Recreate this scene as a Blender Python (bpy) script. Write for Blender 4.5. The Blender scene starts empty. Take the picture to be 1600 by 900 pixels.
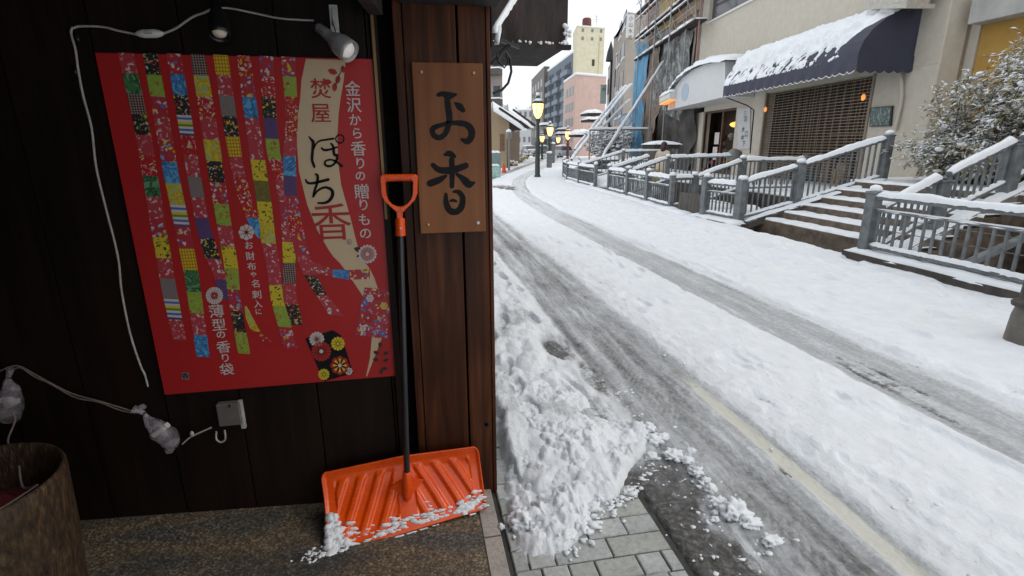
import bpy, math, random
import numpy as np
from mathutils import Vector, Matrix, noise as mnoise
from mathutils.bvhtree import BVHTree
R = math.radians
scn = bpy.context.scene
# ------------------------------------------------------------------ camera
CAM = Vector((0, 0, 1.55)); F_PX = 805.5
_y, _p, _r = R(10.4855), R(15.451), R(-0.3475)
FW = Vector((math.sin(_y)*math.cos(_p), math.cos(_y)*math.cos(_p), -math.sin(_p)))
_right = Vector((math.cos(_y), -math.sin(_y), 0)); _up = _right.cross(FW)
RT = math.cos(_r)*_right + math.sin(_r)*_up; UP = -math.sin(_r)*_right + math.cos(_r)*_up
cd = bpy.data.cameras.new('camera'); cam = bpy.data.objects.new('camera', cd)
scn.collection.objects.link(cam); scn.camera = cam
cam.matrix_world = Matrix(((RT.x, UP.x, -FW.x, CAM.x), (RT.y, UP.y, -FW.y, CAM.y), (RT.z, UP.z, -FW.z, CAM.z), (0, 0, 0, 1)))
cd.sensor_width = 36; cd.lens = 36*F_PX/1600; cd.clip_start = .02; cd.clip_end = 3000
# ------------------------------------------------------------------ light
scn.view_settings.view_transform = 'Standard'; scn.view_settings.look = 'None'
scn.view_settings.gamma = 1; scn.view_settings.use_curve_mapping = False
scn.view_settings.exposure = 0.5
SUN_EL, SUN_AZ = 42, 100
w = bpy.data.worlds.new('World'); scn.world = w; w.use_nodes = True
wn = w.node_tree; bg = wn.nodes['Background']
sky = wn.nodes.new('ShaderNodeTexSky'); sky.sky_type = 'NISHITA'; sky.sun_disc = False
sky.sun_elevation = R(SUN_EL); sky.sun_rotation = R(SUN_AZ); sky.dust_density = 4; sky.air_density = 1.0
mx = wn.nodes.new('ShaderNodeMixRGB'); mx.inputs[0].default_value = .88
mx.inputs[2].default_value = (8.5, 8.75, 9.05, 1)          # an even cloud cover
wn.links.new(sky.outputs[0], mx.inputs[1]); wn.links.new(mx.outputs[0], bg.inputs[0])
bg.inputs[1].default_value = .1
sl = bpy.data.lights.new('sun', 'SUN'); sl.energy = .5; sl.angle = R(25); sl.color = (1, .97, .93)
so = bpy.data.objects.new('sun', sl); scn.collection.objects.link(so)
_sd = Vector((math.sin(R(SUN_AZ))*math.cos(R(SUN_EL)), math.cos(R(SUN_AZ))*math.cos(R(SUN_EL)), math.sin(R(SUN_EL))))
so.rotation_euler = _sd.to_track_quat('Z', 'Y').to_euler()

# ------------------------------------------------------------------ helpers
def ray(x, y): return RT*((x-800)/F_PX) + UP*((450-y)/F_PX) + FW
def at(x, y, ax, v):
    """point of the photo on the plane x, y or z = v"""
    d = ray(x, y); i = 'XYZ'.index(ax); return CAM + d*((v-CAM[i])/d[i])
def onp(x, y, P, n):
    d = ray(x, y); P = Vector(P); n = Vector(n); return CAM + d*((P-CAM).dot(n)/d.dot(n))
def tag(o, label=None, cat=None, group=None, kind=None):
    if label: o['label'] = label
    if cat: o['category'] = cat
    if group: o['group'] = group
    if kind: o['kind'] = kind
    return o
def thing(name, label, cat, loc=(0, 0, 0), group=None, rz=0):
    o = bpy.data.objects.new(name, None); o.empty_display_size = .1; scn.collection.objects.link(o)
    o.location = loc; o.rotation_euler.z = rz
    return tag(o, label, cat, group)
def V(*a): return Vector(a)
class MB:
    def __init__(s): s.v = []; s.f = []; s.m = []; s.sm = []
    def add(s, vs, fs, mat=0, smooth=False):
        b = len(s.v); s.v += [tuple(q) for q in vs]
        for f in fs: s.f.append(tuple(b+i for i in f)); s.m.append(mat); s.sm.append(smooth)
    def hexa(s, p, mat=0):   # 8 points: bottom 4 ccw, top 4 ccw
        s.add(p, [(3, 2, 1, 0), (4, 5, 6, 7), (0, 1, 5, 4), (1, 2, 6, 5), (2, 3, 7, 6), (3, 0, 4, 7)], mat)
    def box(s, a, b, mat=0):
        x0, x1 = sorted((a[0], b[0])); y0, y1 = sorted((a[1], b[1])); z0, z1 = sorted((a[2], b[2]))
        s.hexa([(x0,y0,z0),(x1,y0,z0),(x1,y1,z0),(x0,y1,z0),(x0,y0,z1),(x1,y0,z1),(x1,y1,z1),(x0,y1,z1)], mat)
    def beam(s, a, b, wd, ht, mat=0, up=(0, 0, 1), bev=0):
        a = Vector(a); b = Vector(b); d = (b-a).normalized(); u = Vector(up)
        sd = d.cross(u)
        if sd.length < 1e-4: sd = d.cross(Vector((1, 0, 0)))
        sd.normalize(); u = sd.cross(d)
        if bev:
            c = [(-1, -1+bev), (-1+bev, -1), (1-bev, -1), (1, -1+bev), (1, 1-bev), (1-bev, 1), (-1+bev, 1), (-1, 1-bev)]
        else: c = [(-1, -1), (1, -1), (1, 1), (-1, 1)]
        n = len(c); vs = [q + sd*(x*wd/2) + u*(y*ht/2) for q in (a, b) for x, y in c]
        s.add(vs, [tuple(range(n))[::-1], tuple(range(n, 2*n))] + [(i, (i+1) % n, n+(i+1) % n, n+i) for i in range(n)], mat)
    def tube(s, pts, r, n=8, mat=0, caps=True, smooth=True):
        pts = [Vector(p) for p in pts]; rr = r if isinstance(r, (list, tuple)) else [r]*len(pts)
        rings = []; prev = None
        for i, p in enumerate(pts):
            d = (pts[min(i+1, len(pts)-1)] - pts[max(i-1, 0)]).normalized()
            if prev is None:
                sd = d.cross(Vector((0, 0, 1)))
                if sd.length < .05: sd = d.cross(Vector((1, 0, 0)))
            else: sd = prev - d*prev.dot(d)
            sd.normalize(); prev = sd; u = sd.cross(d)
            rings += [p + (sd*math.cos(2*math.pi*k/n) + u*math.sin(2*math.pi*k/n))*rr[i] for k in range(n)]
        fs = [(i*n+k, i*n+(k+1) % n, (i+1)*n+(k+1) % n, (i+1)*n+k) for i in range(len(pts)-1) for k in range(n)]
        s.add(rings, fs, mat, smooth)
        if caps: s.add(rings[:n], [tuple(range(n))[::-1]], mat); s.add(rings[-n:], [tuple(range(n))], mat)
    def lathe(s, c, prof, n=20, mat=0, smooth=True):
        c = Vector(c); vs = [c + Vector((r*math.cos(2*math.pi*k/n), r*math.sin(2*math.pi*k/n), z)) for r, z in prof for k in range(n)]
        s.add(vs, [(i*n+k, i*n+(k+1) % n, (i+1)*n+(k+1) % n, (i+1)*n+k) for i in range(len(prof)-1) for k in range(n)], mat, smooth)
    def poly(s, pts, th=(0, 0, 0), mat=0):
        n = len(pts); t = Vector(th); pts = [Vector(p) for p in pts]
        s.add(pts, [tuple(range(n))], mat)
        if t.length > 0:
            s.add([p+t for p in pts], [tuple(range(n))[::-1]], mat)
            s.add(pts+[p+t for p in pts], [(i, n+i, n+(i+1) % n, (i+1) % n) for i in range(n)], mat)
    def blob(s, c, r, seed=0, sub=2, amp=.25, freq=1.6, mat=0):
        vs, fs = ICO[sub]; c = Vector(c); r = Vector((r, r, r)) if not hasattr(r, '__len__') else Vector(r)
        off = Vector((seed*7.31, seed*3.17, seed*1.73)); out = []
        for q in vs:
            k = 1 + amp*mnoise.fractal(q*freq+off, 1, 2, 3)
            out.append(c + Vector((q.x*r.x, q.y*r.y, q.z*r.z))*k)
        s.add(out, fs, mat, True)
    def snow(s, pts, wd, ht, seed=0, step=.05, mat=0, nseg=7):
        """a lumpy ridge of settled snow lying along a polyline"""
        pts = [Vector(p) for p in pts]; path = []
        for a, b in zip(pts, pts[1:]):
            n = max(1, int((b-a).length/step))
            path += [a.lerp(b, i/n) for i in range(n)]
        path.append(pts[-1]); rings = []; N = len(path)
        for i, p in enumerate(path):
            d = (path[min(i+1, N-1)]-path[max(i-1, 0)]).normalized(); sd = d.cross(Vector((0, 0, 1))); sd.normalize()
            q = Vector((p.x*2.3+seed*5.1, p.y*2.3, p.z*2.3+seed))
            e = min(1, .25+min(i, N-1-i)*.4)
            hw = wd/2*(1+.16*mnoise.noise(q*2)); hh = ht*(1+.45*mnoise.noise(q)+.2*mnoise.noise(q*4))*e
            ring = []
            for k in range(nseg):
                a = math.pi*k/(nseg-1)
                jx = 1+.10*mnoise.noise(Vector((p.x*9, p.y*9, k*1.7+seed)))
                z = hh*math.sin(a)**.7*jx if 0 < k < nseg-1 else -.012*(1+2*abs(mnoise.noise(q*6)))
                ring.append(p + sd*(-math.cos(a)*hw*jx) + Vector((0, 0, z)))
            rings += ring
        n = nseg; fs = [(i*n+k, (i+1)*n+k, (i+1)*n+k+1, i*n+k+1) for i in range(N-1) for k in range(n-1)]
        fs += [tuple(range(n)), tuple(range((N-1)*n, N*n))[::-1]]
        s.add(rings, fs, mat, True)
    def build(s, name, mats, parent=None, loc=None):
        me = bpy.data.meshes.new(name); me.from_pydata(s.v, [], s.f)
        for m in (mats if isinstance(mats, (list, tuple)) else [mats]): me.materials.append(m)
        me.polygons.foreach_set('material_index', s.m); me.polygons.foreach_set('use_smooth', s.sm); me.update()
        o = bpy.data.objects.new(name, me); scn.collection.objects.link(o)
        if parent:
            o.parent = parent
            if parent.type == 'EMPTY' or parent.parent:
                rt = parent
                while rt.parent: rt = rt.parent
                M0 = Matrix.Translation(rt.location) @ rt.rotation_euler.to_matrix().to_4x4()
                me.transform(M0.inverted()) if loc is None else None
        return o
def _ico(sub):
    import bmesh
    bm = bmesh.new(); bmesh.ops.create_icosphere(bm, subdivisions=sub, radius=1)
    r = ([v.co.copy() for v in bm.verts], [tuple(v.index for v in f.verts) for f in bm.faces]); bm.free(); return r
ICO = {1: _ico(1), 2: _ico(2), 3: _ico(3), 4: _ico(4)}
def bevel(o, w, seg=2):
    m = o.modifiers.new('bevel', 'BEVEL'); m.width = w; m.segments = seg; m.limit_method = 'ANGLE'; return o
def one(name, mb, mats, label, cat, group=None):
    return tag(mb.build(name, mats), label, cat, group)

# ------------------------------------------------------------------ materials
def newmat(name):
    m = bpy.data.materials.new(name); m.use_nodes = True
    return m, m.node_tree, m.node_tree.nodes['Principled BSDF']
def ramp(nt, fac, stops):
    r = nt.nodes.new('ShaderNodeValToRGB'); el = r.color_ramp.elements
    el[0].position, el[0].color = stops[0][0], (*stops[0][1], 1)
    el[1].position, el[1].color = stops[-1][0], (*stops[-1][1], 1)
    for p, c in stops[1:-1]: e = el.new(p); e.color = (*c, 1)
    nt.links.new(fac, r.inputs[0]); return r.outputs[0]
def coords(nt, scale=(1, 1, 1), kind='Object', rot=(0, 0, 0)):
    tc = nt.nodes.new('ShaderNodeTexCoord'); mp = nt.nodes.new('ShaderNodeMapping')
    mp.inputs['Scale'].default_value = scale; mp.inputs['Rotation'].default_value = rot
    nt.links.new(tc.outputs[kind], mp.inputs[0]); return mp.outputs[0]
def noisetex(nt, vec, scale, detail=4, rough=.55, dist=0):
    n = nt.nodes.new('ShaderNodeTexNoise'); n.inputs['Scale'].default_value = scale
    n.inputs['Detail'].default_value = detail; n.inputs['Roughness'].default_value = rough; n.inputs['Distortion'].default_value = dist
    nt.links.new(vec, n.inputs['Vector']); return n.outputs['Fac']
def bumpn(nt, b, h, strength=.3, dist=.01):
    n = nt.nodes.new('ShaderNodeBump'); n.inputs['Strength'].default_value = strength; n.inputs['Distance'].default_value = dist
    nt.links.new(h, n.inputs['Height']); nt.links.new(n.outputs[0], b.inputs['Normal']); return n
def mat(name, col, rough=.6, var=.15, scale=8, bump=.15, bd=.005, metal=0, stretch=(1, 1, 1), detail=5):
    """a plain surface with uneven tone, gloss and relief"""
    m, nt, b = newmat(name); vec = coords(nt, stretch)
    n = noisetex(nt, vec, scale, detail); lo = tuple(c*(1-var) for c in col); hi = tuple(min(1, c*(1+var)) for c in col)
    nt.links.new(ramp(nt, n, [(.3, lo), (.7, hi)]), b.inputs['Base Color'])
    b.inputs['Roughness'].default_value = rough; b.inputs['Metallic'].default_value = metal
    if bump: bumpn(nt, b, noisetex(nt, vec, scale*4, 4), bump, bd)
    return m
def wood(name, c0, c1, axis='Z', scale=1, rough=.5, c2=None, bump=.35):
    m, nt, b = newmat(name); st = {'Z': (14, 14, .9), 'X': (.9, 14, 14), 'Y': (14, .9, 14)}[axis]
    vec = coords(nt, tuple(s*scale for s in st))
    n = noisetex(nt, vec, 1.6, 6, .6, .6); n2 = noisetex(nt, coords(nt, (1.5, 1.5, .8)), 1.3, 3)
    wv = nt.nodes.new('ShaderNodeTexWave'); wv.inputs['Scale'].default_value = 1.1; wv.inputs['Distortion'].default_value = 16
    wv.inputs['Detail'].default_value = 3; wv.inputs['Detail Scale'].default_value = 1.2
    nt.links.new(coords(nt, tuple(s*scale*.35 for s in st)), wv.inputs[0])
    a = nt.nodes.new('ShaderNodeMath'); a.operation = 'ADD'; nt.links.new(n, a.inputs[0]); nt.links.new(n2, a.inputs[1])
    a2 = nt.nodes.new('ShaderNodeMath'); a2.operation = 'MULTIPLY_ADD'; a2.inputs[1].default_value = .10
    nt.links.new(wv.outputs['Fac'], a2.inputs[0]); nt.links.new(a.outputs[0], a2.inputs[2])
    stops = [(.78, c0), (1.35, c1)] if c2 is None else [(.7, c0), (1.05, c1), (1.4, c2)]
    d = nt.nodes.new('ShaderNodeMath'); d.operation = 'DIVIDE'; d.inputs[1].default_value = 1.5
    nt.links.new(a2.outputs[0], d.inputs[0]); stops = [(p/1.5, c) for p, c in stops]
    nt.links.new(ramp(nt, d.outputs[0], stops), b.inputs['Base Color'])
    b.inputs['Roughness'].default_value = rough; b.inputs['Specular IOR Level'].default_value = .22
    bumpn(nt, b, n, bump, .004); return m
def emit(name, col, strength, base=None):
    m, nt, b = newmat(name); b.inputs['Base Color'].default_value = (*(base or col), 1)
    b.inputs['Emission Color'].default_value = (*col, 1); b.inputs['Emission Strength'].default_value = strength; return m
def snowmat():
    m, nt, b = newmat('snow'); vec = coords(nt)
    n = noisetex(nt, vec, 3, 5); nt.links.new(ramp(nt, n, [(.3, (.80, .83, .86)), (.7, (.88, .90, .92))]), b.inputs['Base Color'])
    b.inputs['Roughness'].default_value = .75; b.inputs['Specular IOR Level'].default_value = .25
    bumpn(nt, b, noisetex(nt, vec, 60, 6, .65), .35, .006); return m
M = {}
M['snow'] = snowmat()
M['wall'] = wood('dark stained boards', (.0035, .0018, .0012), (.015, .0070, .0040), 'Z', 1, .55)
M['post'] = wood('brown stained timber', (.014, .005, .0022), (.052, .0155, .0055), 'Z', .9, .45, (.15, .048, .016), .6)
M['board'] = wood('varnished signboard', (.080, .026, .009), (.20, .074, .026), 'Z', .45, .4, (.28, .115, .044), .12)
M['oldwood'] = mat('weathered dark wood', (.036, .026, .022), .8, .7, 9, .6, .006, 0, (1.6, 1.6, .45), 8)
M['soffit'] = wood('eave boards', (.03, .028, .027), (.06, .055, .052), 'Y', .8, .8)
M['copper'] = mat('tan bamboo strip', (.22, .12, .045), .5, .3, 20, .2, stretch=(1, 1, .2))
M['black'] = mat('black paint', (.012, .012, .012), .35, .3, 20, .1)
M['ink'] = mat('black ink', (.010, .010, .011), .6, .3, 60, .0); M['ink'].node_tree.nodes['Principled BSDF'].inputs['Specular IOR Level'].default_value = .15
M['void'] = mat('unlit gap and dark knot', (.004, .003, .0025), .9, .3, 9, 0); M['void'].node_tree.nodes['Principled BSDF'].inputs['Specular IOR Level'].default_value = .05  # near-black stands in for shade behind the planks; the knot shares it
M['iron'] = mat('blue grey iron paint', (.145, .158, .165), .55, .38, 7, .35, .003)
M['rail'] = M['iron']
M['darkgreen'] = mat('dark green pole', (.03, .045, .04), .4, .2, 12, .1)
M['white'] = mat('white plastic', (.62, .62, .60), .4, .06, 12, .05)
M['cable'] = mat('white cable', (.40, .38, .36), .5, .2, 30, .1)
M['pegs'] = mat('pale dowel', (.50, .33, .17), .5, .2, 90, .1)
# orange plastic
m, nt, b = newmat('orange plastic'); vec = coords(nt)
nt.links.new(ramp(nt, noisetex(nt, vec, 14, 6, .6), [(.3, (.74, .070, .004)), (.72, (.88, .105, .006))]), b.inputs['Base Color'])
nt.links.new(ramp(nt, noisetex(nt, coords(nt, (1, 1, 5)), 30, 5), [(.3, (.16,)*3), (.7, (.34,)*3)]), b.inputs['Roughness'])
bumpn(nt, b, noisetex(nt, vec, 90, 3), .06, .002); M['orange'] = m
def slushmat():
    """snow, packed slush, wet asphalt and road paint, told apart by the mask stored on the mesh"""
    m, nt, b = newmat('road snow and slush'); L = nt.links
    at_ = nt.nodes.new('ShaderNodeVertexColor'); at_.layer_name = 'mask'
    sp = nt.nodes.new('ShaderNodeSeparateColor'); L.new(at_.outputs[0], sp.inputs[0])
    vec = coords(nt); fine = noisetex(nt, vec, 38, 6, .7); mid = noisetex(nt, vec, 6, 5, .6)
    streak = noisetex(nt, coords(nt, (9, .8, 1)), 4, 6, .65)
    def mth(op, a, b_=None, c=None, clamp=False):
        n = nt.nodes.new('ShaderNodeMath'); n.operation = op; n.use_clamp = clamp
        for i, q in enumerate((a, b_, c)):
            if q is None: continue
            if isinstance(q, (int, float)): n.inputs[i].default_value = q
            else: L.new(q, n.inputs[i])
        return n.outputs[0]
    def mixc(f, a, b_):
        n = nt.nodes.new('ShaderNodeMixRGB'); L.new(f, n.inputs[0])
        for i, q in ((1, a), (2, b_)):
            if isinstance(q, tuple): n.inputs[i].default_value = (*q, 1)
            else: L.new(q, n.inputs[i])
        return n.outputs[0]
    snowc = ramp(nt, mid, [(.3, (.80, .83, .86)), (.7, (.89, .91, .93))])
    g_ = mth('MULTIPLY_ADD', mth('SUBTRACT', fine, .5), mth('MULTIPLY', sp.outputs[0], 1.1), sp.outputs[0]); g_ = mth('MULTIPLY_ADD', mth('SUBTRACT', streak, .5), mth('MULTIPLY', sp.outputs[0], .9), g_)
    slush = ramp(nt, g_, [(.10, (.85, .87, .90)), (.34, (.66, .675, .69)), (.55, (.47, .48, .49)), (.75, (.31, .315, .32)), (1.0, (.15, .15, .15))])
    f1 = mth('MULTIPLY_ADD', g_, 2.5, -.25, True)
    c = mixc(f1, snowc, slush)
    f2 = mth('MULTIPLY_ADD', fine, .9, mth('ADD', sp.outputs[1], -.45)); f2 = mth('MULTIPLY_ADD', mth('SUBTRACT', f2, .5), 4, .5, True)
    asph = ramp(nt, fine, [(.32, (.030, .029, .028)), (.52, (.095, .090, .084)), (.68, (.24, .24, .24))])
    c = mixc(f2, c, asph)
    f3 = mth('MULTIPLY_ADD', streak, .5, mth('ADD', sp.outputs[2], -.25)); f3 = mth('MULTIPLY_ADD', mth('SUBTRACT', f3, .5), 3, .5, True)
    c = mixc(mth('MULTIPLY', f3, .85), c, (.72, .71, .62))
    L.new(c, b.inputs['Base Color'])
    wet = mth('MAXIMUM', mth('MULTIPLY', f1, .55), f2)
    L.new(mth('MULTIPLY_ADD', wet, -.62, .8), b.inputs['Roughness'])
    b.inputs['Specular IOR Level'].default_value = .35
    md2 = noisetex(nt, coords(nt, (2.2, 1, 1)), 11, 4, .55, .3); hb = mth('MULTIPLY_ADD', streak, mth('MULTIPLY', f1, .9), fine); hb = mth('MULTIPLY_ADD', md2, 1.6, hb)
    bumpn(nt, b, hb, .65, .014); return m
M['road'] = slushmat()

# ------------------------------------------------------------------ numpy noise
def _h(ix, iy, s):
    n = (ix.astype(np.int64)*374761393 + iy.astype(np.int64)*668265263 + s*974634777) & 0x7fffffff
    n = ((n ^ (n >> 13))*1274126177) & 0x7fffffff
    return ((n ^ (n >> 16)) & 0xffff)/65535.0
def vn(x, y, s=0):
    ix, iy = np.floor(x), np.floor(y); fx, fy = x-ix, y-iy; fx = fx*fx*(3-2*fx); fy = fy*fy*(3-2*fy)
    return (_h(ix, iy, s)*(1-fx)+_h(ix+1, iy, s)*fx)*(1-fy)+(_h(ix, iy+1, s)*(1-fx)+_h(ix+1, iy+1, s)*fx)*fy
def fbm(x, y, o=4, s=0, g=.5):
    t = 0; a = 1; k = 0
    for i in range(o): t = t+a*vn(x*2**i, y*2**i, s+i*17); k += a; a *= g
    return t/k-.5
def lumps(x, y, s=0):
    """rounded clods: half-balls of random size on a jittered grid"""
    ix, iy = np.floor(x), np.floor(y); h = np.zeros_like(x)
    for dx in (-1, 0, 1):
        for dy in (-1, 0, 1):
            jx, jy = ix+dx, iy+dy
            px = jx+.15+.7*_h(jx, jy, s); py = jy+.15+.7*_h(jx, jy, s+5); r = .3+.55*_h(jx, jy, s+9)
            d2 = ((x-px)**2+(y-py)**2)/(r*r)
            h = np.maximum(h, r*np.sqrt(np.clip(1-d2, 0, 1)))
    return h
def sst(a, b, x): t = np.clip((x-a)/(b-a), 0, 1); return t*t*(3-2*t)
def band(x, a, b, e): return sst(a-e, a+e, x)*(1-sst(b-e, b+e, x))
def gridmesh(name, X, Y, Z, mats, mask=None, kind=None, keep=None):
    ny, nx = X.shape; me = bpy.data.meshes.new(name)
    co = np.stack([X, Y, Z], -1).reshape(-1, 3); i = np.arange(ny*nx).reshape(ny, nx)
    f = np.stack([i[:-1, :-1], i[:-1, 1:], i[1:, 1:], i[1:, :-1]], -1).reshape(-1, 4)
    if keep is not None:
        k = keep.reshape(-1); f = f[k[f].any(1)]
    me.vertices.add(len(co)); me.vertices.foreach_set('co', co.ravel())
    me.loops.add(f.size); me.loops.foreach_set('vertex_index', f.ravel())
    me.polygons.add(len(f)); me.polygons.foreach_set('loop_start', np.arange(len(f))*4); me.polygons.foreach_set('loop_total', np.full(len(f), 4))
    me.polygons.foreach_set('use_smooth', np.ones(len(f), bool)); me.update(); me.validate()
    for m in mats: me.materials.append(m)
    if mask is not None:
        ca = me.color_attributes.new('mask', 'FLOAT_COLOR', 'POINT')
        c = np.concatenate([mask.reshape(-1, 3), np.ones((ny*nx, 1))], 1).astype(np.float32); ca.data.foreach_set('color', c.ravel())
    o = bpy.data.objects.new(name, me); scn.collection.objects.link(o)
    if kind: o['kind'] = kind
    return o
# ------------------------------------------------------------------ the street's ground
_ys = [0, 8, 13, 17, 20, 25, 32, 42, 55, 68, 90, 120]; _xs = [0, 0, .05, .35, .85, 1.95, 4.35, 7.6, 11.9, 15.6, 20.5, 25.5]
def off(y): return sum(np.interp(y+d, _ys, _xs) for d in (-2, -1, 0, 1, 2))/5      # sideways shift of the curving street
_ky = [0, 10, 11.6, 14.7, 18.4, 20.3, 22.7, 28.3, 42, 68, 120]; _kx = [5.85, 6.0, 6.02, 6.25, 6.42, 6.5, 6.75, 8.3, 13.6, 21.5, 31]
def kerbx(y): return np.interp(y, _ky, _kx)
ys = [.35]
while ys[-1] < 120: ys.append(ys[-1]+max(.012, .0052*ys[-1]*(1+ys[-1]/25)))
ys = np.array(ys); u = np.linspace(0, 1, 440)
Yg, Ug = np.meshgrid(ys, u, indexing='ij')
xl = np.where(Yg < 15, .3, .3+(Yg-15)*.11) - np.where(Yg < 1.5, 0, 0); xr = kerbx(Yg)+.03
Xg = xl+(xr-xl)*Ug; T = Xg-off(Yg)                                   # T: sideways position in the lane
wob = .05*fbm(Yg*.5, Yg*0, 3, 3); big = fbm(Xg*.8, Yg*.35, 4, 1); med = fbm(Xg*4, Yg*3, 4, 2); fin = fbm(Xg*16, Yg*13, 4, 4)
strk = fbm(T*14, Yg*.9, 4, 7)
e = .03+.035*fbm(Xg*6, Yg*3, 3, 11)+.02*strk
tl0, tl1 = 1.13, 1.80                                                # left wheel track, broad and churned
rut = np.maximum(band(T+wob+med*.10, tl0, tl1, .07), band(T+wob*.6+med*.06, 2.86-.02, 3.42, .05))
rut = np.maximum(rut, .55*band(T+med*.2, .95, 1.2, .1)*(1-sst(3, 6, Yg)))
spill = band(T+.25*med, 1.75, 1.98, .10)*(.55+.9*fbm(Xg*5, Yg*2, 3, 9))*.8
tread = np.clip(np.sin((Yg*1+.18*np.abs(((T-1.49)/.12)))*2*np.pi/.058+2*med), -.5, .8)*(band(T+wob, 1.37, 1.47, .015)+band(T+wob, 1.51, 1.61, .015))*(1-sst(4.5, 8, Yg))*np.clip(.75+3.5*fbm(Xg*5, Yg*2.2, 3, 83), 0, 1)
treadb = np.maximum(band(T+wob+.05*med, 1.36, 1.62, .05), .6*band(T+wob+.08*med, 1.12, 1.24, .05))
slush = np.clip(rut*(.50+.65*strk+.25*fbm(Xg*9, Yg*4, 3, 71))+treadb*rut*(.28+.3*strk)+.14*np.clip(-tread, -.3, 1)+spill*.45+.30*band(T+.2*med, 3.38, 3.55, .06)*np.clip(strk*3, 0, 1), 0, 1)
rt = band(T+wob*.6+.02*med, 2.86-.02, 3.36, .020); slush = slush*(1-rt)+rt*np.clip((.53-.13*sst(6, 14, Yg))+.30*strk+.10*med, 0, 1)
rt2 = band(T+.05*med, 3.40, 3.50, .03); slush = np.maximum(slush, rt2*(.30+.4*strk)*(1-sst(9, 16, Yg)))
slush = np.maximum(slush, .30*band(T+.1*med, 1.98, 2.12, .06)*np.clip(fbm(Xg*6, Yg*5, 3, 91)*6, 0, 1))
# wet edge beside the pavers and bare patches
gut = band(T+.14*med+.10*fbm(Xg*9, Yg*7, 3, 77), .90, 1.22, .05)*(1-sst(2.0, 2.5, Yg+med*.6))
slush = np.maximum(slush, gut)
cover = fbm(Xg*7, Yg*5, 4, 21)
asph = np.clip(gut*(.74+1.7*cover+.9*fin), 0, 1)
def patch(x, y, rx, ry, a=1):
    d = ((Xg-x+.15*rx*med)/rx)**2+((Yg-y)/ry)**2; return np.clip(a*(1-sst(.2, 1.2, d+med*1.6))*(1+1.3*strk+.8*fin), 0, 1)
for (x, y, rx, ry, a) in [(3.05, 2.62, .13, .55, .50), (2.98, 2.2, .05, .4, .45), (1.02, 3.62, .12, .35, .62), (1.12, 3.15, .08, .3, .45), (.98, 2.62, .12, .2, .4), (1.72, 1.9, .05, .06, .8), (3.35, 19.6, .45, 1.3, .7), (2.6, 19.8, .4, .6, .5)]:
    asph = np.maximum(asph, patch(x, y, rx, ry, a)); slush = np.maximum(slush, patch(x, y, rx*1.2, ry*1.2, a))
snow = .046+.014*big*2+.030*med+.016*fin+.012*fbm(Xg*8, Yg*7, 3, 93)+.010*np.clip(lumps(Xg*7, Yg*6, 3)-.35, 0, 1)*sst(.15, .3, fbm(Xg*1.3, Yg*1.1, 3, 8)+.25)
edge = .007*band(T+wob+med*.15, 1.88, 2.06, .06)+.012*band(T+med*.1, 3.48, 3.66, .05)
edge = edge*(.6+2.2*lumps(Xg*17, Yg*13, 6))*(.4+.6*sst(-.1, .25, fbm(Xg*1.5, Yg*1.0, 3, 92)))
# pits left by feet in the soft snow at the left
foot = np.zeros_like(Xg); rs = random.Random(4)
for i in range(46):
    fx, fy, an = rs.uniform(.42, 1.1), rs.uniform(2.9, 10), rs.uniform(-.3, .3)
    if i < 10: fx, fy = rs.uniform(.5, 1.05), rs.uniform(2.5, 4.6)
    dx = (Xg-fx)*math.cos(an)+(Yg-fy)*math.sin(an); dy = -(Xg-fx)*math.sin(an)+(Yg-fy)*math.cos(an)
    foot = np.maximum(foot, 1-sst(.55, 1.2, (dx/.055)**2+(dy/.14)**2+med*.8))
for i in range(40):                                                  # and at the right kerb
    fx, fy = rs.uniform(3.9, 5.6), rs.uniform(1.6, 12)
    if i % 2: fx = 4.9+.25*math.sin(i)+(i % 4-1)*.12; fy = 2+i*.33
    foot = np.maximum(foot, .75*(1-sst(.5, 1.3, ((Xg-fx)/.07)**2+((Yg-fy)/.15)**2+med)))
side = (1-sst(.95, 1.15, Xg))*(1-sst(12, 16, Yg))
rough_side = side*(.035*lumps(Xg*8, Yg*7, 12)+.05*fbm(Xg*5, Yg*4, 4, 14)+.012)
# broken clods on the lane's middle
clod = .016*np.clip(lumps(Xg*9, Yg*6, 31)-.5, 0, 1)*sst(.0, .2, fbm(Xg*1.6, Yg*1.2, 3, 33))-.034*sst(.10, .24, fbm(Xg*5.5, Yg*2.2, 3, 37)+.35*fbm(Xg*.9, Yg*.7, 2, 38))*sst(1.9, 2.2, T)*(1-sst(7, 12, Yg))+.010*fbm(Xg*9, Yg*4, 3, 39)*sst(1.9, 2.2, T)
Z = (snow+edge+clod+rough_side)*(1-.88*np.clip(slush*1.7, 0, 1))+.006*strk*slush+.008*np.clip(fin*3, -1, 1)*slush+tread*.007*np.clip(slush*1.4, 0, 1)+.012*np.clip(fin*2.5, -.3, 1)*np.clip(slush*2, 0, 1)*(asph < .3)*(1-sst(2.4, 2.8, T))
Z = Z-.050*foot*(1-slush)
Z = np.where(asph > .5, np.minimum(Z, .004+.008*fin), Z)
slush = np.maximum(slush, .34*foot)
slush = np.maximum(slush, .42*np.clip(side*sst(.02, .2, -med), 0, 1))
joint = band(Yg, 20.75, 20.85, .03)*band(T, -2, 3.6, .05)            # metal joint across the street
asph = np.maximum(asph, joint*.9)
line = band(T+.012*med, 1.71+.004*(Yg-2), 1.80+.004*(Yg-2), .022)*(1-sst(2.6, 3.1, Yg)*.72)*(1-sst(5, 8, Yg))*np.clip(1.0+1.5*fbm(Xg*7, Yg*3, 3, 55)-.5*np.clip(fbm(Xg*3, Yg*1.5, 3, 56)*3, 0, 1), 0, 1)
Z = Z*(1-.8*np.clip(line, 0, 1)); asph = asph*(1-line*.7)
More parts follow.
